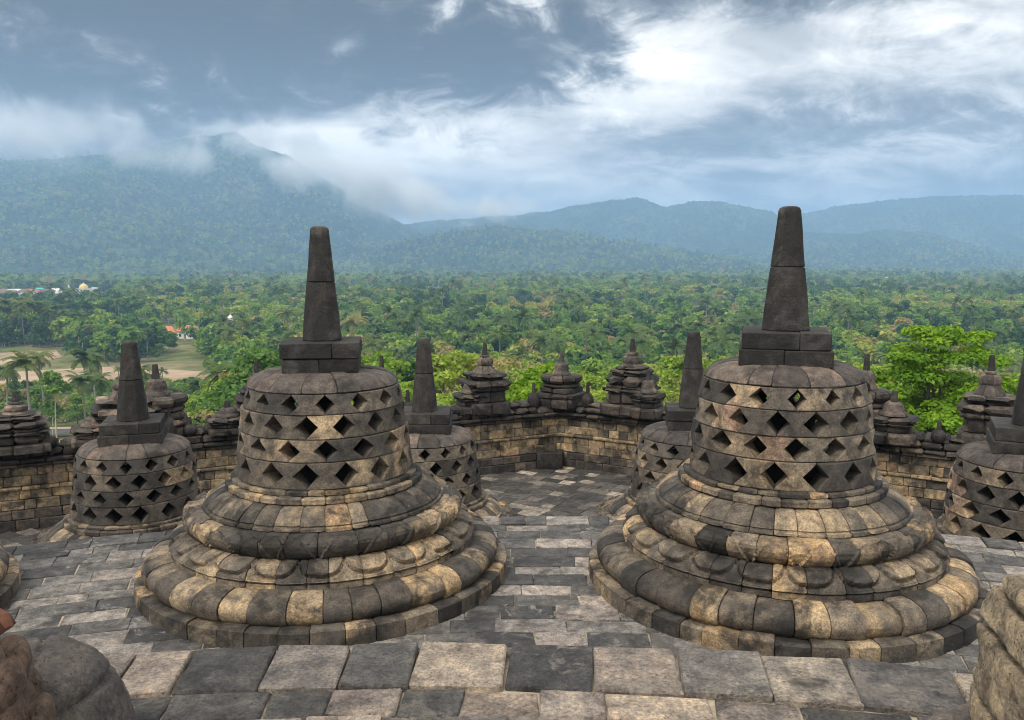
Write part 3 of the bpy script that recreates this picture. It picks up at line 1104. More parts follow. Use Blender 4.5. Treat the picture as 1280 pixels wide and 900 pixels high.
def build_near_stones():
    def seams(u, v, p):
        d = -.018 * groove(p.z - .30 - .10 * p.x + .02 * math.sin(p.y * 9), .012)
        d -= .016 * groove(p.x + .10 - .5 * (p.z - .2), .010) * (1 if p.z > .28 else 0)
        return d
    o = boulder_mesh('worn_stone', (.27, .33, .44), (.95, .85), seams, M_GREY, seed=3)
    o.location = (-1.44, 2.40, H_UP); o.rotation_euler.z = R(20)
    tag(o, 'smooth rounded grey stone with joint seams at the bottom left, beside the leafy carving', 'stone')

    # the carved stone: tiers of overlapping curled leaves on a rounded core
    rng = random.Random(12)
    mb = MB()

    def blob(M, rad, seed, nu=40, nv=24, rough=.010):
        vs, fs = [], []
        for j in range(nv + 1):
            v = -PI / 2 + PI * j / nv
            for i in range(nu):
                u = 2 * PI * i / nu
                n = Vector((math.cos(v) * math.cos(u), math.cos(v) * math.sin(u), math.sin(v)))
                p = M @ Vector((n.x * rad[0], n.y * rad[1], n.z * rad[2]))
                q = p + Vector((seed, 0, seed))
                d = noise.noise(q * 9) * rough + noise.noise(q * 28) * rough * .5 + noise.noise(q * 70) * rough * .25
                vs.append(tuple(p + (M.to_3x3() @ n).normalized() * d))
        for j in range(nv):
            for i in range(nu):
                a, b = j * nu + i, j * nu + (i + 1) % nu
                fs.append((a, b, b + nu, a + nu))
        mb.add(vs, fs, rng.random())
    blob(Matrix.Translation((0, 0, .12)), (.27, .27, .44), 1, 60, 40, .016)
    for k, (z, n, rr, L) in enumerate(((.05, 9, .25, .15), (.17, 9, .24, .14), (.29, 8, .21, .13), (.40, 7, .165, .11), (.49, 5, .09, .09))):
        for i in range(n):
            a = 2 * PI * (i + .5 * (k % 2)) / n + rng.uniform(-.06, .06)
            M = T(0, 0, z, a) @ Matrix.Translation((rr, 0, 0)) @ Matrix.Rotation(R(22 + 6 * k), 4, 'Y')
            blob(M, (.048, .105 - .006 * k, L * .72), rng.random() * 9, rough=.009)
    o = mb.build('carved_stone', M_RUDDY, None, 60)
    o.location = (-1.44, 1.95, H_UP); o.rotation_euler.z = R(20); o.scale = (1.02, 1.02, 1.34)
    tag(o, 'ruddy carved stone with tiers of overlapping worn leaves in the bottom left corner', 'carved stone')
    rng = random.Random(3)
    mb = MB(); cbox(mb, Matrix.Rotation(R(10), 4, 'Y') @ Matrix.Rotation(R(-8), 4, 'X'), (-.10, -.04, 0), (.10, .05, .04), .5, .014, .01, rng, .9)
    b = mb.build('brick_fragment', plain_mat('terracotta', (.105, .046, .030), .9, .4, 18))
    b.location = (-1.33, 1.99, H_UP + .715); b.rotation_euler.z = R(-25)
    tag(b, 'broken reddish brick fragment lying on top of the leafy carved stone', 'brick')

    def bands(u, v, p):
        d = 0
        z = p.z - .05 * p.x + .015 * noise.noise(p * 7)
        for zz, w, a in ((.60, .020, .030), (.49, .024, .034), (.30, .020, .024), (.14, .02, .03)):
            d -= a * 1.2 * groove(z - zz, w * .34)
        a = math.degrees(u)
        rim = p.x + .20 + .06 * noise.noise(p * 6)
        d += .040 * groove(rim, .045) * (1 if p.y < .2 else .4)
        d -= .035 * groove(rim - .085, .016)
        if z > .50: d -= .02 * groove(p.x - .02, .016)
        return d + .008 * noise.noise(p * 22)
    o = boulder_mesh('banded_relief_stone', (.31, .34, .66), (.72, .50), bands, M_CARVE, nu=220, nv=130, seed=14)
    o.location = (1.69, 2.26, H_UP); o.rotation_euler.z = R(-12)
    tag(o, 'pale carved stone with raised bands and deep grooves in the bottom right corner', 'carved stone')
    o = boulder_mesh('low_stone', (.34, .20, .24), (.9, .8), lambda u, v, p: -.02 * groove(p.z - .19 - .12 * p.x, .014), M_GREY, seed=21)
    o.location = (1.50, 2.46, H_UP - .04); o.rotation_euler.z = R(18)
    tag(o, 'low dark worn stone sloping out from under the pale banded carving', 'stone')
    o = boulder_mesh('knob_stone', (.09, .08, .10), (.9, .8), None, M_SPIRE, nu=40, nv=24, seed=5)
    o.location = (1.80, 2.42, H_UP + .60)
    tag(o, 'small black rounded stone behind the top of the pale banded carving', 'stone')


build_near_stones()

# ------------------------------------------------------------------ land: hill slope, plain and mountains
PLAIN = -38.0
SLOPE = [(0, -4.2), (26, -5.5), (34, -10), (60, -14.5), (100, -20.5), (150, -28.5), (200, -35), (240, PLAIN), (1e6, PLAIN)]


def gz(x, y):
    r = math.hypot(x - CX, y - CY)
    for (a, za), (b, zb) in zip(SLOPE, SLOPE[1:]):
        if r <= b:
            t = (r - a) / (b - a)
            return za + (zb - za) * t
    return PLAIN


def np_mesh(name, verts, faces, mats, smooth=True, attrs=None):
    me = bpy.data.meshes.new(name)
    nv, nf, k = len(verts), len(faces), faces.shape[1]
    me.vertices.add(nv); me.vertices.foreach_set('co', np.asarray(verts, np.float32).ravel())
    me.loops.add(nf * k); me.loops.foreach_set('vertex_index', np.asarray(faces, np.int32).ravel())
    me.polygons.add(nf)
    me.polygons.foreach_set('loop_start', np.arange(0, nf * k, k, dtype=np.int32))
    me.polygons.foreach_set('use_smooth', np.full(nf, smooth))
    for m in (mats if isinstance(mats, (list, tuple)) else [mats]): me.materials.append(m)
    for n, (ty, dom, arr) in (attrs or {}).items():
        a = me.attributes.new(n, ty, dom); a.data.foreach_set('value', arr)
    me.update(calc_edges=True)
    return me


def grid_faces(nr, nc, wrap=False):
    i, j = np.meshgrid(np.arange(nr - 1), np.arange(nc if wrap else nc - 1), indexing='ij')
    j2 = (j + 1) % nc
    return np.stack([i * nc + j, i * nc + j2, (i + 1) * nc + j2, (i + 1) * nc + j], -1).reshape(-1, 4)


def land_mat():
    mat = bpy.data.materials.new('plain_ground')
    mat.use_nodes = True
    t = NT(mat.node_tree)
    b = t.n['Principled BSDF']
    geo = t.new('ShaderNodeNewGeometry')
    P = geo.outputs['Position']
    n1 = t.noise(P, .011, 7, .68, .8)
    n2 = t.noise(P, .09, 6, .7)
    c = t.ramp(n1, [(.28, (.045, .080, .022)), (.42, (.085, .115, .035)), (.50, (.16, .165, .065)), (.58, (.24, .20, .115)), (.66, (.12, .14, .05)), (.8, (.20, .17, .09))])
    # paddies: long plots with their own tone
    vo = t.new('ShaderNodeTexVoronoi', feature='F1')
    t.put(vo.inputs['Vector'], t.v('MULTIPLY', P, (.012, .03, 0))); vo.inputs['Scale'].default_value = 1.0
    plots = t.ramp(t.noise(vo.outputs['Position'], 9, 0, .5), [(.3, (.045, .08, .025)), (.5, (.16, .18, .065)), (.62, (.25, .205, .13)), (.75, (.09, .13, .04))])
    ln = t.new('ShaderNodeVectorMath', operation='LENGTH'); t.l.new(P, ln.inputs[0])
    far = t.ss(ln.outputs['Value'], 420, 900)
    c = t.mix(t.m('MULTIPLY', far, .75), c, plots)
    c = t.mix(1.0, c, t.ramp(n2, [(.3, (.6,) * 3), (.7, (1.3,) * 3)]), 'MULTIPLY')
    t.l.new(c, b.inputs['Base Color'])
    b.inputs['Roughness'].default_value = .95
    b.inputs['Specular IOR Level'].default_value = .1
    return mat


def build_ground():
    rs = np.concatenate([np.array([1.0]), np.linspace(20, 260, 60), np.geomspace(280, 7800, 70)])
    az = np.linspace(0, 2 * PI, 180, endpoint=False)
    V = []
    rng = random.Random(2)
    for r in rs:
        for a in az:
            x, y = CX + r * math.sin(a), CY + r * math.cos(a)
            z = gz(x, y)
            if 30 < r < 280: z += noise.noise(Vector((x * .03, y * .03, 0))) * 1.2
            V.append((x, y, z))
    me = np_mesh('ground', np.array(V), grid_faces(len(rs), len(az), True), land_mat())
    tag(link(bpy.data.objects.new('ground', me)), kind='structure')


build_ground()


def hill_mat():
    mat = bpy.data.materials.new('forested_slope')
    mat.use_nodes = True
    t = NT(mat.node_tree)
    b = t.n['Principled BSDF']
    geo = t.new('ShaderNodeNewGeometry')
    P = geo.outputs['Position']
    n1 = t.noise(P, .0032, 7, .66)
    n2 = t.noise(P, .02, 5, .7)
    vo = t.new('ShaderNodeTexVoronoi', feature='F1')
    t.put(vo.inputs['Vector'], P); vo.inputs['Scale'].default_value = .045
    c = t.ramp(n1, [(.30, (.016, .042, .022)), (.46, (.030, .066, .028)), (.56, (.062, .095, .040)), (.66, (.12, .125, .065))])
    c = t.mix(1.0, c, t.ramp(n2, [(.3, (.35,) * 3), (.7, (1.7,) * 3)]), 'MULTIPLY')
    c = t.mix(t.ss(vo.outputs['Distance'], .35, .8), c, (.010, .026, .016))
    t.l.new(c, b.inputs['Base Color'])
    b.inputs['Roughness'].default_value = .95
    b.inputs['Specular IOR Level'].default_value = .1
    bp = t.new('ShaderNodeBump'); bp.inputs['Strength'].default_value = 1.0; bp.inputs['Distance'].default_value = 10.0
    t.l.new(t.m('ADD', n2, t.m('MULTIPLY', vo.outputs['Distance'], -.8)), bp.inputs['Height'])
    t.l.new(bp.outputs[0], b.inputs['Normal'])
    return mat


M_HILL = hill_mat()
# crest lines: (distance, depth of the front slope, [(column, row) in the photograph])
RIDGES = [
    (3700, 1350, [(-160, 250), (-60, 205), (40, 200), (120, 195), (190, 186), (240, 172), (280, 168), (302, 163), (330, 180), (370, 196), (410, 222), (450, 248), (490, 272), (540, 296), (610, 316), (720, 336)]),
    (3050, 1000, [(-200, 228), (-80, 214), (0, 232), (70, 222), (135, 214), (200, 226), (250, 246), (310, 268), (370, 292), (430, 310), (520, 326), (620, 342)]),
    (2900, 800, [(300, 344), (400, 326), (460, 314), (520, 298), (565, 290), (620, 283), (665, 286), (715, 290), (770, 302), (850, 315), (920, 326), (1000, 340)]),
    (4300, 1200, [(400, 330), (440, 296), (480, 284), (540, 276), (600, 272), (650, 268), (690, 262), (730, 254), (760, 250), (795, 247), (828, 258), (860, 251), (890, 250), (925, 257), (960, 266), (1010, 292), (1080, 322), (1160, 342)]),
    (5100, 1100, [(860, 330), (930, 290), (985, 268), (1040, 256), (1100, 249), (1160, 243), (1220, 242), (1290, 242), (1400, 240), (1500, 250)]),
    (3800, 850, [(900, 338), (960, 300), (1010, 290), (1060, 293), (1100, 287), (1150, 290), (1190, 302), (1240, 316), (1320, 328), (1420, 338)]),
]


HILLS = {}


def hill_z(x, y):
    """height of the mountain foot under a far tree"""
    a, d = math.atan2(x, y), math.hypot(x, y)
    i = int(np.searchsorted(HILLS['ds'], d)); j = int(np.searchsorted(HILLS['az'], a))
    i = min(max(i, 0), len(HILLS['ds']) - 1); j = min(max(j, 0), len(HILLS['az']) - 1)
    return max(PLAIN, float(HILLS['H'][i, j]) - 1.5) if d > HILLS['ds'][0] else PLAIN


def build_mountains():
    az = np.radians(np.arange(-38, 38.001, .085))
    ds = np.concatenate([np.linspace(1950, 4500, 140), np.linspace(4530, 6600, 50)])
    A, D = np.meshgrid(az, ds)
    X, Y = D * np.sin(A), D * np.cos(A)
    H = np.full(A.shape, PLAIN - 4.0)
    rng = np.random.default_rng(4)
    # ridged noise that cuts gullies down the slopes
    N1 = np.zeros(A.shape); N2 = np.zeros(A.shape)
    for i in range(A.shape[0]):
        for j in range(A.shape[1]):
            v = Vector((X[i, j] * .0031, Y[i, j] * .0017, 3.0))
            N1[i, j] = noise.ridged_multi_fractal(v, 1.0, 2.1, 4, 1.0, 2.0) if False else noise.fractal(v, .9, 2.1, 5)
            N2[i, j] = noise.noise(Vector((X[i, j] * .011, Y[i, j] * .011, 8.0)))
    gully = 1 - np.abs(N1) * 1.6
    pxs = 640 + np.tan(A[0]) * FPX * .995
    for (dist, wf, pts) in RIDGES:
        q = np.array(pts, float)
        rows = np.interp(pxs, q[:, 0], q[:, 1], left=352, right=352)
        edge = np.clip(np.minimum(pxs - q[0, 0], q[-1, 0] - pxs) / 60, 0, 1)
        yc = (rows - 450) / FPX
        el = -(sinP + yc * cosP) / (cosP - yc * sinP)
        crest = EYE + el * dist * np.cos(A[0])
        crest = PLAIN + (crest - PLAIN) * edge
        t = (dist - D) / wf
        front = np.clip(1 - t, 0, 1)
        prof = np.where(t > 0, front ** 1.25, np.clip(1 + (D - dist) / -1100, 0, 1))
        h = PLAIN - 4 + (crest[None, :] - PLAIN + 4) * prof
        amp = np.clip((h - PLAIN) * .42, 0, 130) * np.clip(np.abs(t) * 3.2, .05, 1) * np.clip(prof * 4, 0, 1)
        h = h + (gully - .75) * amp
        H = np.maximum(H, h)
    rise = np.clip((H - PLAIN) / 30, 0, 1)
    H = H + rise * (N2 * 8 + rng.normal(0, 2.6, A.shape))
    V = np.stack([X, Y, H], -1).reshape(-1, 3)
    me = np_mesh('mountains', V, grid_faces(*A.shape)[:, ::-1], M_HILL)
    tag(link(bpy.data.objects.new('mountains', me)), kind='structure')
    HILLS.update(az=az, ds=ds, H=H)
    return H.max()


PEAK = build_mountains()


def sheet(name, pts, mat, dz):
    mb = MB()
    mb.add([(p.x, p.y, p.z + dz) for p in pts], [tuple(range(len(pts)))])
    o = mb.build(name, mat, None, 0)
    tag(o, kind='structure')
    return o


M_EARTH = plain_mat('bare_earth', (.36, .26, .175), .95, .4, .06)
M_ASPH = plain_mat('asphalt', (.085, .088, .10), .9, .2, .3)
M_LAWN = plain_mat('dry_lawn', (.34, .30, .07), .95, .35, .15)


def flat_quad(rows):
    out = []
    for (px, py) in rows:
        out.append(on_plane(px, py, PLAIN))
    return out


sheet('field', flat_quad([(-160, 492), (150, 484), (262, 474), (258, 465), (150, 458), (70, 462), (-160, 474)]), M_EARTH, .10)
sheet('field', flat_quad([(-160, 468), (30, 456), (78, 447), (70, 438), (-160, 449)]), M_EARTH, .14)


def gpt(px, d, dz=0.0):
    """point on the ground at a horizontal distance along a picture column"""
    r = ray(px, 450)
    y = d
    return Vector((r.x * y, y, gz(r.x * y, y) + dz))


def strip(name, mat, centre, half, dz, n=30):
    mb = MB()
    vs = []
    for i in range(n + 1):
        c, w = centre(i / n)
        vs += [(c.x, c.y - w, gz(c.x, c.y - w) + dz), (c.x, c.y + w, gz(c.x, c.y + w) + dz)]
    mb.add(vs, [(2 * i, 2 * i + 2, 2 * i + 3, 2 * i + 1) for i in range(n)])
    o = mb.build(name, mat, None, 0); tag(o, kind='structure'); return o


strip('lawn', M_LAWN, lambda t: (Vector((-135 + 80 * t, 163 - 14 * t, 0)), 12), 0, 1.6)
strip('road', M_ASPH, lambda t: (Vector((-150 + 110 * t, 186 - 12 * t, 0)), 3.2), 0, 1.75)
strip('verge', M_EARTH, lambda t: (Vector((-150 + 110 * t, 193 - 12 * t, 0)), 2.0), 0, 1.75)

# ------------------------------------------------------------------ trees


def leaf_quads(rng, lobes, n, size, shell=.62, upness=.35, flat=.0, long=1.5):
    """n leaf-sized faces spread through ellipsoid lobes: returns vertices and one number per face"""
    ce = np.array([l[0] for l in lobes], float); ra = np.array([l[1] for l in lobes], float)
    wts = (ra[:, 0] * ra[:, 1]) ** .9; wts /= wts.sum()
    k = rng.choice(len(lobes), n, p=wts)
    d = rng.normal(size=(n, 3)); d /= np.linalg.norm(d, axis=1)[:, None]
    d[:, 2] = np.where((d[:, 2] < -.25) & (rng.random(n) < .6), -d[:, 2], d[:, 2])
    rad = shell + (1.04 - shell) * rng.random(n) ** .6
    # small twig clumps inside every lobe
    p = ce[k] + d * ra[k] * rad[:, None]
    nrm = d * .7 + rng.normal(size=(n, 3)) * .55 + np.array([0, 0, upness])
    nrm /= np.linalg.norm(nrm, axis=1)[:, None]
    a = np.cross(nrm, rng.normal(size=(n, 3))); a /= np.linalg.norm(a, axis=1)[:, None] + 1e-9
    b = np.cross(nrm, a)
    s = size * rng.uniform(.6, 1.35, n)[:, None]
    L, W = a * s * .5 * long, b * s * .5
    V = np.stack([p - L, p - L * .1 + W, p + L, p - L * .1 - W], 1).reshape(-1, 3)
    lob = rng.random(len(lobes))
    return V, np.clip(lob[k] * .55 + rng.random(n) * .45, 0, 1)


def crown_mesh(name, seed, lobes, n, size, mat, **kw):
    rng = np.random.default_rng(seed)
    V, blk = leaf_quads(rng, lobes, n, size, **kw)
    F = np.arange(len(V)).reshape(-1, 4)
    return np_mesh(name, V, F, mat, False, {'blk': ('FLOAT', 'FACE', blk)})


def limb(mb, p0, p1, r0, r1, rng, seg=6, bend=.12, n=5):
    p0, p1 = Vector(p0), Vector(p1)
    L = (p1 - p0).length
    off = Vector((rng.uniform(-1, 1), rng.uniform(-1, 1), rng.uniform(-.2, .4))) * L * bend
    ax = (p1 - p0).normalized()
    sx = ax.orthogonal().normalized(); sy = ax.cross(sx)
    vs = []
    for i in range(n + 1):
        t = i / n
        c = p0.lerp(p1, t) + off * (4 * t * (1 - t)) * .5
        r = r0 + (r1 - r0) * t
        for s in range(seg):
            th = 2 * PI * s / seg
            vs.append(tuple(c + (sx * math.cos(th) + sy * math.sin(th)) * r))
    fs = []
    for i in range(n):
        for s in range(seg):
            a, b = i * seg + s, i * seg + (s + 1) % seg
            fs.append((a, b, b + seg, a + seg))
    mb.add(vs, fs, .5)


def lobe_set(seed, h, w, n, flat=.62, low=.35, size=.36):
    """lobes of an uneven crown between low*h and h, about w wide each side"""
    rng = random.Random(seed)
    out = []
    for i in range(n):
        t = rng.random()
        z = h * (low + (1 - low) * t * .92)
        env = math.sin(PI * (.18 + .74 * t)) ** .8
        a = rng.random() * 2 * PI
        rr = w * env * math.sqrt(rng.random()) * .95
        s = w * size * rng.uniform(.65, 1.35)
        out.append(((rr * math.cos(a), rr * math.sin(a), z), (s, s, s * flat)))
    return out


def trunk_mesh(name, seed, lobes, h, r, mat, limbs=8, low=.25):
    rng = random.Random(seed)
    mb = MB()
    top = (rng.uniform(-.3, .3), rng.uniform(-.3, .3), h * .80)
    limb(mb, (0, 0, -1.0), top, r, r * .25, rng, 8, .10, 8)
    for (c, ra) in sorted(lobes, key=lambda l: -l[1][0])[:limbs]:
        z0 = min(h * rng.uniform(low, .6), c[2] * .8)
        limb(mb, (top[0] * z0 / h, top[1] * z0 / h, z0), c, r * .42, r * .10, rng, 5, .2, 4)
    return mb.mesh(name, mat, 60)


def palm_meshes(seed, h=12.0, nf=21, L=3.7, seg=12):
    rng = random.Random(seed)
    tr = MB()
    lean = Vector((rng.uniform(-1, 1), rng.uniform(-1, 1), 0)) * 1.0
    n = 10
    vs = []
    for i in range(n + 1):
        t = i / n
        c = lean * (t ** 1.6) + Vector((0, 0, -1 + (h + 1) * t))
        r = .24 - .12 * t + (.12 if i == 0 else 0)
        for s in range(7):
            vs.append((c.x + r * math.cos(2 * PI * s / 7), c.y + r * math.sin(2 * PI * s / 7), c.z))
    fs = [(i * 7 + s, i * 7 + (s + 1) % 7, (i + 1) * 7 + (s + 1) % 7, (i + 1) * 7 + s) for i in range(n) for s in range(7)]
    tr.add(vs, fs, .5)
    top = lean + Vector((0, 0, h))
    cr = MB()
    for f in range(nf):
        az = 2 * PI * (f * .618 + rng.uniform(-.04, .04))
        el = R(rng.choice((78, 62, 45, 28, 10, -12)) + rng.uniform(-8, 8))
        hd = Vector((math.cos(az), math.sin(az), 0))
        Lf = L * rng.uniform(.85, 1.15)
        p = top.copy()
        blk = rng.random()
        pts = []
        e = el
        for s in range(seg + 1):
            pts.append((p.copy(), e))
            p = p + (hd * math.cos(e) + Vector((0, 0, math.sin(e)))) * (Lf / seg)
            e -= R((8.5 + 4.5 * rng.random()) * 9 / seg)
        side = hd.cross(Vector((0, 0, 1)))
        for s in range(seg):
            (a, ea), (b, eb) = pts[s], pts[s + 1]
            t = s / seg
            w = .60 * math.sin(PI * min(1, .16 + t * .80)) + .05
            tip = (b - a) * .9
            for sg in (-1, 1):
                droop = Vector((0, 0, -1)) * w * (.30 + .3 * rng.random())
                for q0, q1 in ((0, .24), (.33, .57), (.66, .90)):
                    o = a.lerp(b, q0); o2 = a.lerp(b, q1)
                    cr.add([tuple(o), tuple(o2), tuple(o2 + side * sg * w + droop + tip * .6), tuple(o + side * sg * w + droop + tip * .5)], [(0, 1, 2, 3)],
                           min(1, max(0, blk * .7 + rng.random() * .3)))
    return tr.mesh('palm_trunk', M_BARKPALM, 60), cr.mesh('palm_crown', M_PALM, 0)


class Kind:
    def __init__(s, name, trunk, crown, h):
        s.name, s.trunk, s.crown, s.h = name, trunk, crown, h


def make_kind(name, seed, h, w, nl, n, size, mat, bark=M_BARK, flat=.62, low=.35, lsize=.36, r=.22, **kw):
    lb = lobe_set(seed, h, w, nl, flat, low, lsize)
    return Kind(name, trunk_mesh('trunk', seed + 1, lb, h, r, bark), crown_mesh('crown', seed + 2, lb, n, size, mat, **kw), h)


BROAD = [make_kind('broadleaf_tree', 100 + i * 7, 10, 4.2, 36, 5200, .27, M_LEAF, lsize=.27, shell=.45) for i in range(3)]
LIGHT = [make_kind('light_green_tree', 200 + i * 7, 10, 4.4, 60, 7000, .22, M_LEAFL, low=.22, lsize=.20, shell=.30) for i in range(3)]
DARKT = [make_kind('dark_tree', 300 + i * 7, 10, 3.6, 28, 4600, .27, M_LEAFD, low=.3, lsize=.30) for i in range(2)]
DRYT = []
for i in range(2):
    rng_ = random.Random(400 + i)
    mb_ = MB()
    limb(mb_, (0, 0, -1), (.2, .1, 6.5), .16, .05, rng_, 6, .1, 6)
    for k_ in range(34):
        a_ = rng_.random() * 2 * PI; z_ = rng_.uniform(2, 6.2); l_ = rng_.uniform(1.2, 3.6)
        p_ = Vector((0.03 * z_, 0.015 * z_, z_)); q_ = p_ + Vector((math.cos(a_) * l_ * .6, math.sin(a_) * l_ * .6, l_ * .95))
        limb(mb_, p_, q_, .055, .018, rng_, 4, .15, 3)
        for _ in range(3):
            t_ = rng_.uniform(.4, .95); s_ = p_.lerp(q_, t_)
            limb(mb_, s_, s_ + Vector((rng_.uniform(-.7, .7), rng_.uniform(-.7, .7), rng_.uniform(.3, 1.0))), .024, .010, rng_, 3, .1, 2)
    lb_ = lobe_set(410 + i, 10, 3.4, 16, .7, .3, .4)
    DRYT.append(Kind('bare_tree', mb_.mesh('trunk', plain_mat('bark_bleached_%d' % i, (.36, .31, .24), .9, .3, 5), 60),
                     crown_mesh('crown', 420 + i, lb_, 620, .24, M_DRY, shell=.1), 9.5))
PALMS = []
for i in range(3):
    t_, c_ = palm_meshes(500 + i, 11.0 + i * 1.5)
    PALMS.append(Kind('coconut_palm', t_, c_, 12.5 + i * 1.5))

PROTO = {}


def plant(kind, x, y, h, rz, label, cat='tree', group=None, z=None, wide=1.0, name=None):
    s = h / kind.h
    root = empty(name or kind.name, (x, y, gz(x, y) if z is None else z), rz)
    root.scale = (s * wide, s * wide, s)
    tag(root, label, cat, group)
    link(bpy.data.objects.new('trunk', kind.trunk), root)
    link(bpy.data.objects.new('crown', kind.crown), root)
    return root


def build_near_trees():
    # the bright green layered tree on the right
    rng = random.Random(61)
    lobes = []
    for k in range(9):
        z = 5.6 + k * .80
        n = 20 if k < 7 else 13
        wr = (2.4, 3.0, 3.4, 3.6, 3.7, 3.6, 3.2, 2.5, 1.5)[k]
        for _ in range(n):
            a = rng.random() * 2 * PI; rr = wr * math.sqrt(rng.uniform(.05, 1))
            s = rng.uniform(.42, .85)
            lobes.append(((rr * math.cos(a), rr * math.sin(a), z + rng.uniform(-.30, .30) - .10 * rr), (s, s, s * .36)))
    for _ in range(90):        # the shaded inner foliage
        a = rng.random() * 2 * PI; rr = 2.9 * math.sqrt(rng.random()); s = rng.uniform(.5, .8)
        lobes.append(((rr * math.cos(a), rr * math.sin(a), rng.uniform(4.4, 10.2)), (s, s, s * .5)))
    k = Kind('spreading_tree', trunk_mesh('trunk', 62, lobes, 12.4, .26, M_BARK, 34, .35),
             crown_mesh('crown', 63, lobes, 62000, .115, M_VIVID, shell=.30, upness=.9), 12.4)
    Y = 31.0
    c = at(1178, 480, Y)
    top = at(1178, 405, Y).z
    gzz = gz(c.x, Y)
    plant(k, c.x, Y, (top - gzz) * 1.0, .4, 'vivid green spreading tree with layered foliage behind the wall on the right', wide=.92)
    # the small vivid tree in the middle
    lb = lobe_set(71, 9, 1.75, 34, .75, .58, .34)
    k2 = Kind('young_tree', trunk_mesh('trunk', 72, lb, 9, .10, M_BARK, 8, .5), crown_mesh('crown', 73, lb, 8000, .12, M_VIVID, shell=.4), 9)
    Y = 27.0
    c = at(661, 480, Y); top = at(661, 447, Y).z
    plant(k2, c.x, Y, top - gz(c.x, Y), 0, 'small vivid green round tree between two finials left of the wall corner', wide=1.05)
    # two slim white stemmed trees on the left
    lb = lobe_set(81, 14, 1.9, 11, .6, .66, .42)
    k3 = Kind('slim_tree', trunk_mesh('trunk', 82, lb, 14, .15, M_BARKP, 5, .7), crown_mesh('crown', 83, lb, 1500, .38, M_LEAF, shell=.3), 14)
    for (px, d, h, lab) in ((66, 150, 16, 'taller slim tree with a white stem and tufted crown beside the road on the left'),
                            (60, 152, 10.5, 'lower slim tree with a white stem just left of the taller white stemmed tree')):
        p = gpt(px, d); plant(k3, p.x, p.y, h, px, lab)
    # two individual palms in front of the field, and a young palm by the wall
    for (px, d, h, lab, kk) in ((33, 170, 19.5, 'tall coconut palm with drooping crown in front of the bare field at far left', 1),
                                (120, 205, 19.5, 'coconut palm with spread fronds before the bare field, left of the dark stupa spire', 0),
                                (52, 215, 18.5, 'coconut palm in front of the bare field between two taller palms', 2),
                                (103, 178, 14.5, 'yellowish short coconut palm beside the road on the left', 1),
                                (36, 128, 7.0, 'young feathery palm directly over the wall at far left', 0),
                                (4, 190, 17.0, 'coconut palm cut by the left picture edge', 2)):
        p = gpt(px, d); plant(PALMS[kk], p.x, p.y, h, px * .7, lab, 'palm', wide=1.1 if d > 140 else 1.2)


build_near_trees()


def col_of(x, y): return 640 + x / y * FPX * .995
def blocked(px, d):
    """open ground: the fields, the road and the sight lines to them"""
    if -40 < px < 100 and d < 196: return True
    if 100 <= px < 150 and d < 165: return True
    if -40 < px < 275 and 222 <= d <= 270: return True
    if -400 < px < 275 and 268 < d < 335: return True
    if -400 < px < 96 and 335 <= d < 395: return True
    return False


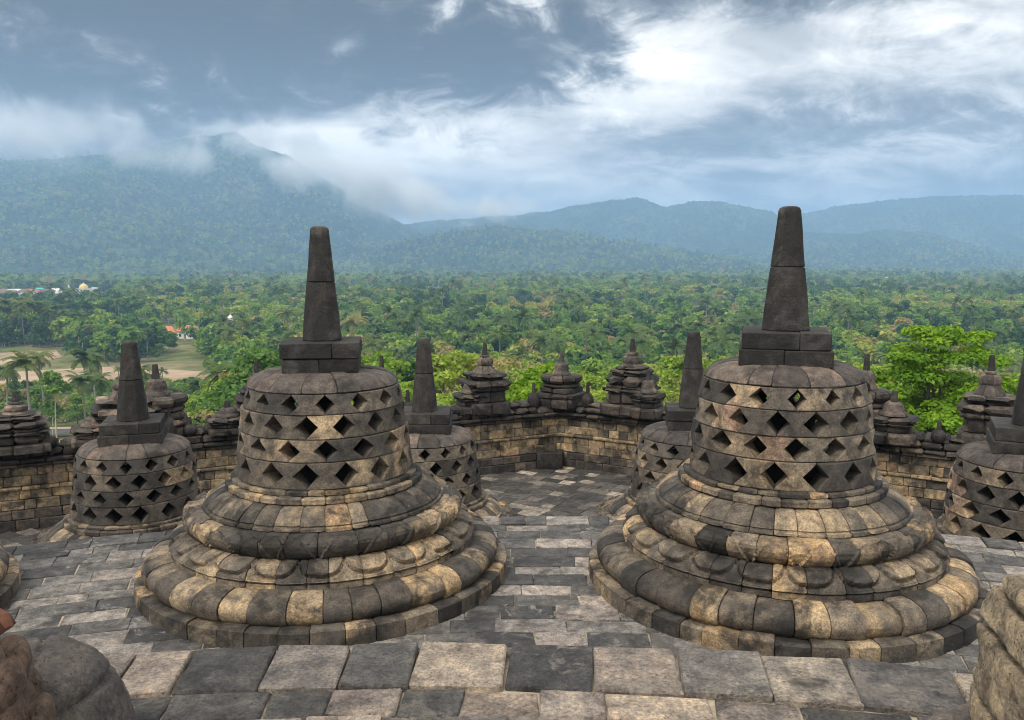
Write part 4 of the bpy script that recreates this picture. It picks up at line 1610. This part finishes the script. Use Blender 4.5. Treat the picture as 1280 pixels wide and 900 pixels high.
def build_forest():
    rng = random.Random(17)
    labels = {
        'b': ('mid green broadleaf tree standing in the woods below the temple wall', 'tree', 'mid green trees in the woods below the wall'),
        'l': ('light yellowish green bushy tree on the slope just below the temple wall', 'tree', 'light green trees on the slope below the wall'),
        'd': ('dark green dense tree standing in the woods below the temple wall', 'tree', 'dark green trees in the woods below the wall'),
        'x': ('nearly bare tree with pale twigs among the green trees below the wall', 'tree', 'bare pale trees below the wall'),
        'p': ('coconut palm rising out of the woods on the plain', 'palm', 'coconut palms in the woods'),
    }
    pts = []
    cell = {}
    def free(x, y, s):
        i, j = int(x // 5), int(y // 5)
        for a in range(-2, 3):
            for b in range(-2, 3):
                for (u, v) in cell.get((i + a, j + b), ()):
                    if (u - x) ** 2 + (v - y) ** 2 < s * s: return False
        return True
    tries = 0
    while len(pts) < 430 and tries < 30000:
        tries += 1
        d = math.sqrt(rng.uniform(46 ** 2, 205 ** 2))
        px = rng.uniform(-30, 1310)
        x = ray(px, 450).x * d
        if blocked(px, d) or not free(x, d, 5.6): continue
        cell.setdefault((int(x // 5), int(d // 5)), []).append((x, d))
        pts.append((d, px, x))
    for (d, px, x) in pts:
        v = noise.noise(Vector((x * .02, d * .02, 5)))
        u = rng.random()
        if 560 < px < 690 and 90 < d < 150 and u < .34: key = 'x'
        elif u < .05: key = 'x'
        elif d > 130 and u < .20: key = 'p'
        elif u > .90: key = 'd'
        elif v < .30 - (.0 if px < 880 else .18) and d < 170: key = 'l'
        else: key = 'b'
        h = rng.uniform(9.5, 14.0) if d > 80 else rng.uniform(8.0, 11.0)
        if d < 62: h = rng.uniform(6.5, 9.0)
        if px < 275: h *= (.72 if d < 150 else .60)
        if key == 'p': h = rng.uniform(11, 15.5)
        k = rng.choice({'b': BROAD, 'l': LIGHT, 'd': DARKT, 'x': DRYT, 'p': PALMS}[key])
        lab = labels[key]
        plant(k, x, d, h, rng.random() * 6.28, *lab, wide=(1 if key == 'p' else rng.uniform(.95, 1.3)))
    # the pale bare trees right behind the wall, left of its corner
    for i, (px, d, h) in enumerate(((566, 84, 11.5), (588, 72, 10.2), (604, 96, 12.6), (622, 80, 12.0), (640, 104, 12.8), (656, 90, 11.5), (676, 84, 11.0), (690, 110, 12.5),
                                    (836, 70, 7.5), (545, 100, 12))):
        p = gpt(px, d)
        plant(DRYT[i % 2], p.x, p.y, h, i * 1.7, *labels['x'], wide=1.2)
    # coconut palms one can tell apart further out
    n = 0
    while n < 84:
        d = math.sqrt(rng.uniform(210 ** 2, 470 ** 2)); px = rng.uniform(-30, 1310)
        if blocked(px, d) or (370 < d < 480 and 185 < px < 310): continue
        x = ray(px, 450).x * d
        h = rng.uniform(11, 16)
        plant(rng.choice(PALMS), x, d, h, rng.random() * 6.28, 'coconut palm rising out of the woods on the plain', 'palm', 'coconut palms in the woods')
        n += 1
    for px in (2, 14, 30, 44, 52, 63, 72, 20, 84, 58):     # the row of palms behind the field
        d = rng.uniform(398, 430)
        x = ray(px, 450).x * d
        plant(rng.choice(PALMS), x, d, rng.uniform(17, 22), rng.random() * 6.28, 'tall thin coconut palm in the row behind the bare field at far left', 'palm',
              'row of palms behind the field')


build_forest()


def lowres_tree(name, seed, h, w, nl, n, size, mat, **kw):
    rng = np.random.default_rng(seed)
    lb = lobe_set(seed, h, w, nl, kw.pop('flat', .65), kw.pop('low', .22), kw.pop('lsize', .42))
    V, blk = leaf_quads(rng, lb, n, size, **kw)
    mb = MB(); limb(mb, (0, 0, -1), (0, 0, h * .7), .22, .08, random.Random(seed), 4, .05, 2)
    tv = np.array(mb.v); tf = np.array(mb.f)
    F = np.arange(len(V)).reshape(-1, 4)
    verts = np.concatenate([V, tv]); faces = np.concatenate([F, tf + len(V)])
    me = np_mesh(name, verts, faces, [mat, M_BARKP], False, {'blk': ('FLOAT', 'FACE', np.concatenate([blk, np.full(len(tf), .5)]))})
    mi = np.zeros(len(faces), np.int32); mi[len(F):] = 1
    me.polygons.foreach_set('material_index', mi)
    return me


def build_far_forest():
    src = bpy.data.collections.new('far_tree_kinds')
    kinds = []
    for i in range(3): kinds.append(lowres_tree('broad', 600 + i, 10, 4.4, 16, 420, .95, M_LEAF))
    for i in range(2): kinds.append(lowres_tree('light', 620 + i, 9, 4.6, 18, 420, .85, M_LEAFL, shell=.4))
    for i in range(2): kinds.append(lowres_tree('dark', 640 + i, 11, 3.8, 14, 420, .95, M_LEAFD))
    kinds.append(lowres_tree('dry', 660, 9, 3.8, 14, 240, .75, M_DRY, shell=.1))
    for i in range(2):
        t, c = palm_meshes(680 + i, 12.5, 13, 3.5, 6)
        bm_v = [tuple(v.co) for v in t.vertices] + [tuple(v.co) for v in c.vertices]
        off = len(t.vertices)
        fs = [tuple(p.vertices) for p in t.polygons] + [tuple(q + off for q in p.vertices) for p in c.polygons]
        me = bpy.data.meshes.new('palm'); me.from_pydata(bm_v, [], fs)
        me.materials.append(M_BARKPALM); me.materials.append(M_PALM)
        me.polygons.foreach_set('material_index', [0] * len(t.polygons) + [1] * len(c.polygons))
        kinds.append(me)
    for i, me in enumerate(kinds):
        src.objects.link(bpy.data.objects.new('kind_%02d' % i, me))
    rng = np.random.default_rng(23)
    P, I, S, Rz = [], [], [], []
    def zone(d0, d1, spacing, s0, s1, thin):
        area = .5 * 1.22 * (d1 ** 2 - d0 ** 2)
        n = int(area / spacing ** 2)
        d = np.sqrt(rng.uniform(d0 ** 2, d1 ** 2, n)); px = rng.uniform(-70, 1350, n)
        for a, b in zip(d, px):
            low = 1.0
            if blocked(b, a):
                if 200 < a < 268 and b > 96: low = .42
                elif 200 < a < 266: low = .38
                else: continue
            x = (b - 640) / FPX / (cosP) * a
            v = noise.noise(Vector((x * .004, a * .004, 1.0)))
            v2 = noise.noise(Vector((x * .012, a * .012, 7.0)))
            if thin and noise.noise(Vector((x * .0032, a * .0055, 21.0))) > .14 and rng.random() < thin: continue
            if 770 < a < 1015 and b < 145: continue            # the village
            if a < 224 and b < 275: low = min(low, .62)
            if 330 < a < 452 and 192 < b < 254 and rng.random() < .93: continue
            if 420 < a < 474 and 274 < b < 306: continue
            u = rng.random()
            if u < (.10 if v2 < .1 else .04): k = 8 + rng.integers(2)
            elif v2 > .24 and u < .55: k = 7
            elif v > .22: k = 5 + rng.integers(2) if u < .7 else rng.integers(3)
            elif v < -.18: k = 3 + rng.integers(2) if u < .6 else rng.integers(3)
            else: k = rng.integers(3) if u < .80 else (5 + rng.integers(2))
            P.append((x, a, gz(x, a) if a < 1900 else hill_z(x, a))); I.append(int(k)); S.append(rng.uniform(s0, s1) * low * (1.15 if k >= 8 else 1)); Rz.append(rng.random() * 6.28)
    zone(200, 430, 5.6, .55, 1.4, 0)
    zone(430, 1000, 8.4, .7, 1.5, .85)
    zone(1000, 2100, 14.0, .7, 1.6, .8)
    zone(2100, 3300, 21.0, .8, 1.7, .35)
    me = bpy.data.meshes.new('woods')
    me.from_pydata(P, [], [])
    for nme, ty, arr in (('kind', 'INT', I), ('size', 'FLOAT', S), ('turn', 'FLOAT', Rz)):
        a = me.attributes.new(nme, ty, 'POINT'); a.data.foreach_set('value', arr)
    o = link(bpy.data.objects.new('woods', me))
    tag(o, 'far woods of mixed green trees and palms covering the plain to the mountain foot', 'woods', kind='stuff')
    ng = bpy.data.node_groups.new('woods', 'GeometryNodeTree')
    ng.interface.new_socket('Geometry', in_out='INPUT', socket_type='NodeSocketGeometry')
    ng.interface.new_socket('Geometry', in_out='OUTPUT', socket_type='NodeSocketGeometry')
    N, L = ng.nodes, ng.links
    gi, go = N.new('NodeGroupInput'), N.new('NodeGroupOutput')
    iop = N.new('GeometryNodeInstanceOnPoints')
    ci = N.new('GeometryNodeCollectionInfo')
    ci.inputs['Collection'].default_value = src
    ci.inputs['Separate Children'].default_value = True
    ci.inputs['Reset Children'].default_value = True
    def attr(name, ty):
        n = N.new('GeometryNodeInputNamedAttribute'); n.data_type = ty; n.inputs['Name'].default_value = name
        return n.outputs['Attribute']
    cx = N.new('ShaderNodeCombineXYZ')
    L.new(attr('turn', 'FLOAT'), cx.inputs[2])
    L.new(gi.outputs[0], iop.inputs['Points'])
    L.new(ci.outputs[0], iop.inputs['Instance'])
    iop.inputs['Pick Instance'].default_value = True
    L.new(attr('kind', 'INT'), iop.inputs['Instance Index'])
    L.new(cx.outputs[0], iop.inputs['Rotation'])
    L.new(attr('size', 'FLOAT'), iop.inputs['Scale'])
    L.new(iop.outputs[0], go.inputs[0])
    md = o.modifiers.new('woods', 'NODES'); md.node_group = ng
    print('far trees', len(P))


build_far_forest()

# ------------------------------------------------------------------ buildings on the plain
M_WHITE = plain_mat('white_plaster', (.78, .76, .72), .8, .1, .2)
M_TILE_RED = plain_mat('roof_tile_red', (.42, .10, .06), .8, .25, .8)
M_TILE_OR = plain_mat('roof_tile_orange', (.55, .21, .10), .8, .25, .8)
M_TILE_BR = plain_mat('roof_tile_brown', (.20, .11, .085), .85, .25, .8)
M_TIN = plain_mat('roof_tin', (.52, .53, .55), .6, .2, .8)
M_TEAL = plain_mat('roof_teal', (.06, .42, .38), .6, .15, .8)
M_GOLD = plain_mat('gold_dome', (.75, .55, .22), .45, .1, .5)
M_GLASS = plain_mat('dark_window', (.03, .04, .05), .3, .1, 1)


def box(mb, lo, hi, blk=.5): cbox(mb, T(), lo, hi, blk, .03, 0)


def house(px, d, w, dp, h, roof_mat, label, group=None, rz=0.0, name='house', base=PLAIN, wall=None):
    p = gpt(px, d)
    rt = empty(name, (p.x, p.y, base), rz)
    tag(rt, label, 'house', group)
    mb = MB(); box(mb, (-w / 2, -dp / 2, -.5), (w / 2, dp / 2, h)); mb.build('wall', wall or M_WHITE, rt, 0)
    mb = MB(); o = .7; rh = dp * .32
    W, D = w / 2 + o, dp / 2 + o
    mb.add([(-W, -D, h - .25), (W, -D, h - .25), (W, D, h - .25), (-W, D, h - .25), (-W + D * .5, 0, h + rh), (W - D * .5, 0, h + rh)],
           [(0, 1, 5, 4), (2, 3, 4, 5), (1, 2, 5), (3, 0, 4), (3, 2, 1, 0)])
    mb.build('roof', roof_mat, rt, 0)
    for k in (-1, 1):
        mb = MB(); box(mb, (k * w * .28 - .7, -dp / 2 - .05, 1.0), (k * w * .28 + .7, -dp / 2 + .1, 2.4)); mb.build('window', M_GLASS, rt, 0)
    mb = MB(); box(mb, (-.55, -dp / 2 - .06, 0), (.55, -dp / 2 + .1, 2.2)); mb.build('door', M_TILE_BR, rt, 0)
    return rt


def build_village():
    rng = random.Random(91)
    # mosque with a golden dome
    p = gpt(110, 950)
    rt = empty('mosque', (p.x, p.y, PLAIN))
    rt.scale = (.82, .82, .82)
    tag(rt, 'white mosque with a golden dome and flat roofs in the far village on the left', 'mosque')
    mb = MB(); box(mb, (-19, -9, -.5), (15, 10, 6.5)); box(mb, (-9, -6, 6.5), (9, 9, 10.5)); mb.build('wall', M_WHITE, rt, 0)
    mb = MB(); box(mb, (-20, -10, 6.5), (16, 11, 7.3)); box(mb, (-9.8, -6.8, 10.5), (9.8, 9.8, 11.2)); mb.build('roof', M_TIN, rt, 0)
    mb = MB(); lathe(mb, [(5.4, 11.0), (5.8, 12.4), (5.5, 14.2), (4.4, 16.0), (2.6, 17.4), (.8, 18.2), (.25, 19.2), (.02, 20.5)], 24); mb.build('dome', M_GOLD, rt)
    mb = MB(); box(mb, (15.5, -9, -.5), (21, -3, 12.5)); box(mb, (15, -9.5, 12.5), (21.5, -2.5, 13.2)); mb.build('tower', M_WHITE, rt, 0)
    mb = MB(); lathe(mb, [(.9, 7.2), (.8, 13), (1.1, 13.2), (.7, 15.5), (.02, 17.5)], 10, cx=-17, cy_=-6); mb.build('minaret', M_WHITE, rt)
    for k in range(6):
        mb = MB(); box(mb, (-16.5 + k * 5, -9.1, 1.2), (-14 + k * 5, -8.9, 4.6)); mb.build('window', M_GLASS, rt, 0)
    for k in range(3):
        mb = MB(); box(mb, (-6.5 + k * 5, -6.1, 7.6), (-4 + k * 5, -5.9, 9.7)); mb.build('window', M_GLASS, rt, 0)
    specs = [(4, 'br'), (12, 'br'), (20, 'tin'), (29, 'white'), (36, 'br'), (42, 'red'), (49, 'red'), (24, 'br'), (16, 'br'), (60, 'br'), (68, 'br'), (75, 'white'), (83, 'tin'),
             (90, 'br'), (53, 'br'), (40, 'tin'), (-8, 'br'), (9, 'br')]
    names = {'br': ('low house with a brown roof in the far village left of the mosque', 'brown roofed houses in the far village', M_TILE_BR),
             'tin': ('low house with a grey tin roof in the far village left of the mosque', 'grey roofed houses in the far village', M_TIN),
             'white': ('house with a whitish roof in the far village left of the mosque', 'whitish roofed houses in the far village', M_WHITE),
             'red': ('house with a bright red roof in the far village left of the mosque', 'red roofed houses in the far village', M_TILE_RED)}
    for (px, k) in specs:
        l = names[k]
        house(px, rng.uniform(925, 1000), rng.uniform(9, 15), rng.uniform(7, 10), rng.uniform(3.5, 5.5), l[2], l[0], l[1], rng.uniform(-.5, .5))
    house(56, 985, 10, 8, 6.5, M_TEAL, 'house with a teal roof in the far village, left of the mosque')
    # nearer houses
    house(207, 432, 11, 9, 4.4, M_TILE_OR, 'orange roofed house among trees, left one of the pair above the dark stupa', None, .3)
    house(238, 445, 10, 8, 4.2, M_TILE_OR, 'orange roofed house among trees, right one of the pair above the dark stupa', None, -.2)
    p = gpt(290, 470)
    rt = empty('pavilion', (p.x, p.y, PLAIN)); tag(rt, 'small pavilion with a red roof and white lantern top among trees on the left', 'pavilion')
    mb = MB(); box(mb, (-3.4, -3.4, -.5), (3.4, 3.4, 5.2)); mb.build('wall', M_WHITE, rt, 0)
    mb = MB(); lathe(mb, [(5.4, 4.9), (3.6, 6.3), (1.6, 7.6), (.3, 7.8)], 4, rot=PI / 4); mb.build('roof', M_TILE_RED, rt, 0)
    mb = MB(); lathe(mb, [(1.5, 7.5), (1.5, 8.6), (1.9, 8.8), (1.0, 10.0), (.2, 10.8), (.02, 12)], 10); mb.build('lantern', M_WHITE, rt)
    for (px, d, m, lab) in ((284, 640, M_TIN, 'grey roofed house among trees above the red pavilion'),
                            (543, 2260, M_WHITE, 'white house on the far hill foot between the two large stupas, left one'),
                            (757, 1700, M_WHITE, 'white roofed house at the far edge of the woods, right of the lane'),
                            (722, 1750, M_TIN, 'grey roofed house at the far edge of the woods, left of a white roofed one'),
                            (1108, 1500, M_TIN, 'grey house at the far edge of the woods right of the largest spire'),
                            (1088, 1550, M_TILE_RED, 'reddish roofed house at the far edge of the woods right of the largest spire')):
        house(px, d, 22 if d > 1200 else 12, 14 if d > 1200 else 9, 7 if d > 1200 else 5, m, lab)


build_village()
# a tall white stupa like tower beside the far houses is hidden; the row ends here

# ------------------------------------------------------------------ air
HAZE = 2.7e-4


def build_haze():
    me = bpy.data.meshes.new('haze')
    x, y0, y1, z0, z1 = 7900, -7900, 7900, PLAIN - 8.0, PEAK + 12.0
    v = [(sx * x, sy, sz) for sz in (z0, z1) for sx, sy in ((-1, y0), (1, y0), (1, y1), (-1, y1))]
    me.from_pydata(v, [], [(3, 2, 1, 0), (4, 5, 6, 7), (0, 1, 5, 4), (1, 2, 6, 5), (2, 3, 7, 6), (3, 0, 4, 7)])
    o = link(bpy.data.objects.new('haze', me))
    tag(o, kind='stuff')
    mat = bpy.data.materials.new('haze'); mat.use_nodes = True
    t = NT(mat.node_tree); t.n.clear()
    out = t.new('ShaderNodeOutputMaterial'); pv = t.new('ShaderNodeVolumePrincipled')
    pv.inputs['Color'].default_value = (.42, .665, 1.0, 1)
    pv.inputs['Density'].default_value = HAZE
    pv.inputs['Anisotropy'].default_value = 0.0
    t.l.new(pv.outputs[0], out.inputs['Volume'])
    me.materials.append(mat)


build_haze()


def build_low_cloud():
    """low cloud that clings to the mountain side: soft bodies of white vapour at their real place and depth"""
    mat = bpy.data.materials.new('low_cloud'); mat.use_nodes = True
    t = NT(mat.node_tree); t.n.clear()
    out = t.new('ShaderNodeOutputMaterial'); pv = t.new('ShaderNodeVolumePrincipled')
    tc = t.new('ShaderNodeTexCoord')
    geo = t.new('ShaderNodeNewGeometry')
    ln = t.new('ShaderNodeVectorMath', operation='LENGTH'); t.l.new(tc.outputs['Object'], ln.inputs[0])
    n = t.noise(geo.outputs['Position'], .0055, 8, .62, .6)
    body = t.m('SUBTRACT', t.m('MULTIPLY_ADD', t.m('SUBTRACT', n, .5), 2.4, .66), ln.outputs['Value'])
    oi = t.new('ShaderNodeObjectInfo')
    thin = t.new('ShaderNodeSeparateColor'); t.l.new(oi.outputs['Color'], thin.inputs[0])
    den = t.m('MULTIPLY', t.m('MULTIPLY', t.ss(body, 0.0, .75), .024), thin.outputs[0])
    t.put(pv.inputs['Density'], den)
    pv.inputs['Color'].default_value = (.98, .985, 1.0, 1)
    pv.inputs['Anisotropy'].default_value = .1
    t.l.new(pv.outputs[0], out.inputs['Volume'])
    mb = MB()
    lathe(mb, [(math.sin(PI * i / 14) + .001, -math.cos(PI * i / 14)) for i in range(15)], 24, .5)
    me = mb.mesh('cloud_bank', mat)
    for (px, py, Y, wx, hz, dy, tilt) in ((40, 165, 2750, 320, 66, 330, 0), (190, 196, 2700, 120, 30, 200, 0), (430, 214, 2650, 180, 42, 230, 8),
                                          (510, 242, 2600, 150, 54, 230, 12), (600, 262, 2600, 120, 34, 200, 0), (340, 172, 2850, 130, 36, 200, 10)):
        c = at(px, py, Y)
        o = link(bpy.data.objects.new('cloud_bank', me))
        o.location = c
        o.scale = (wx * Y / FPX, dy, hz * Y / FPX)
        o.rotation_euler.y = R(tilt)
        o.color = (.30 if px < 200 else 1.0, 1, 1, 1)      # vapour thickness; the left banks are thinned to imitate shaded grey cloud
        tag(o, kind='stuff')


build_low_cloud()
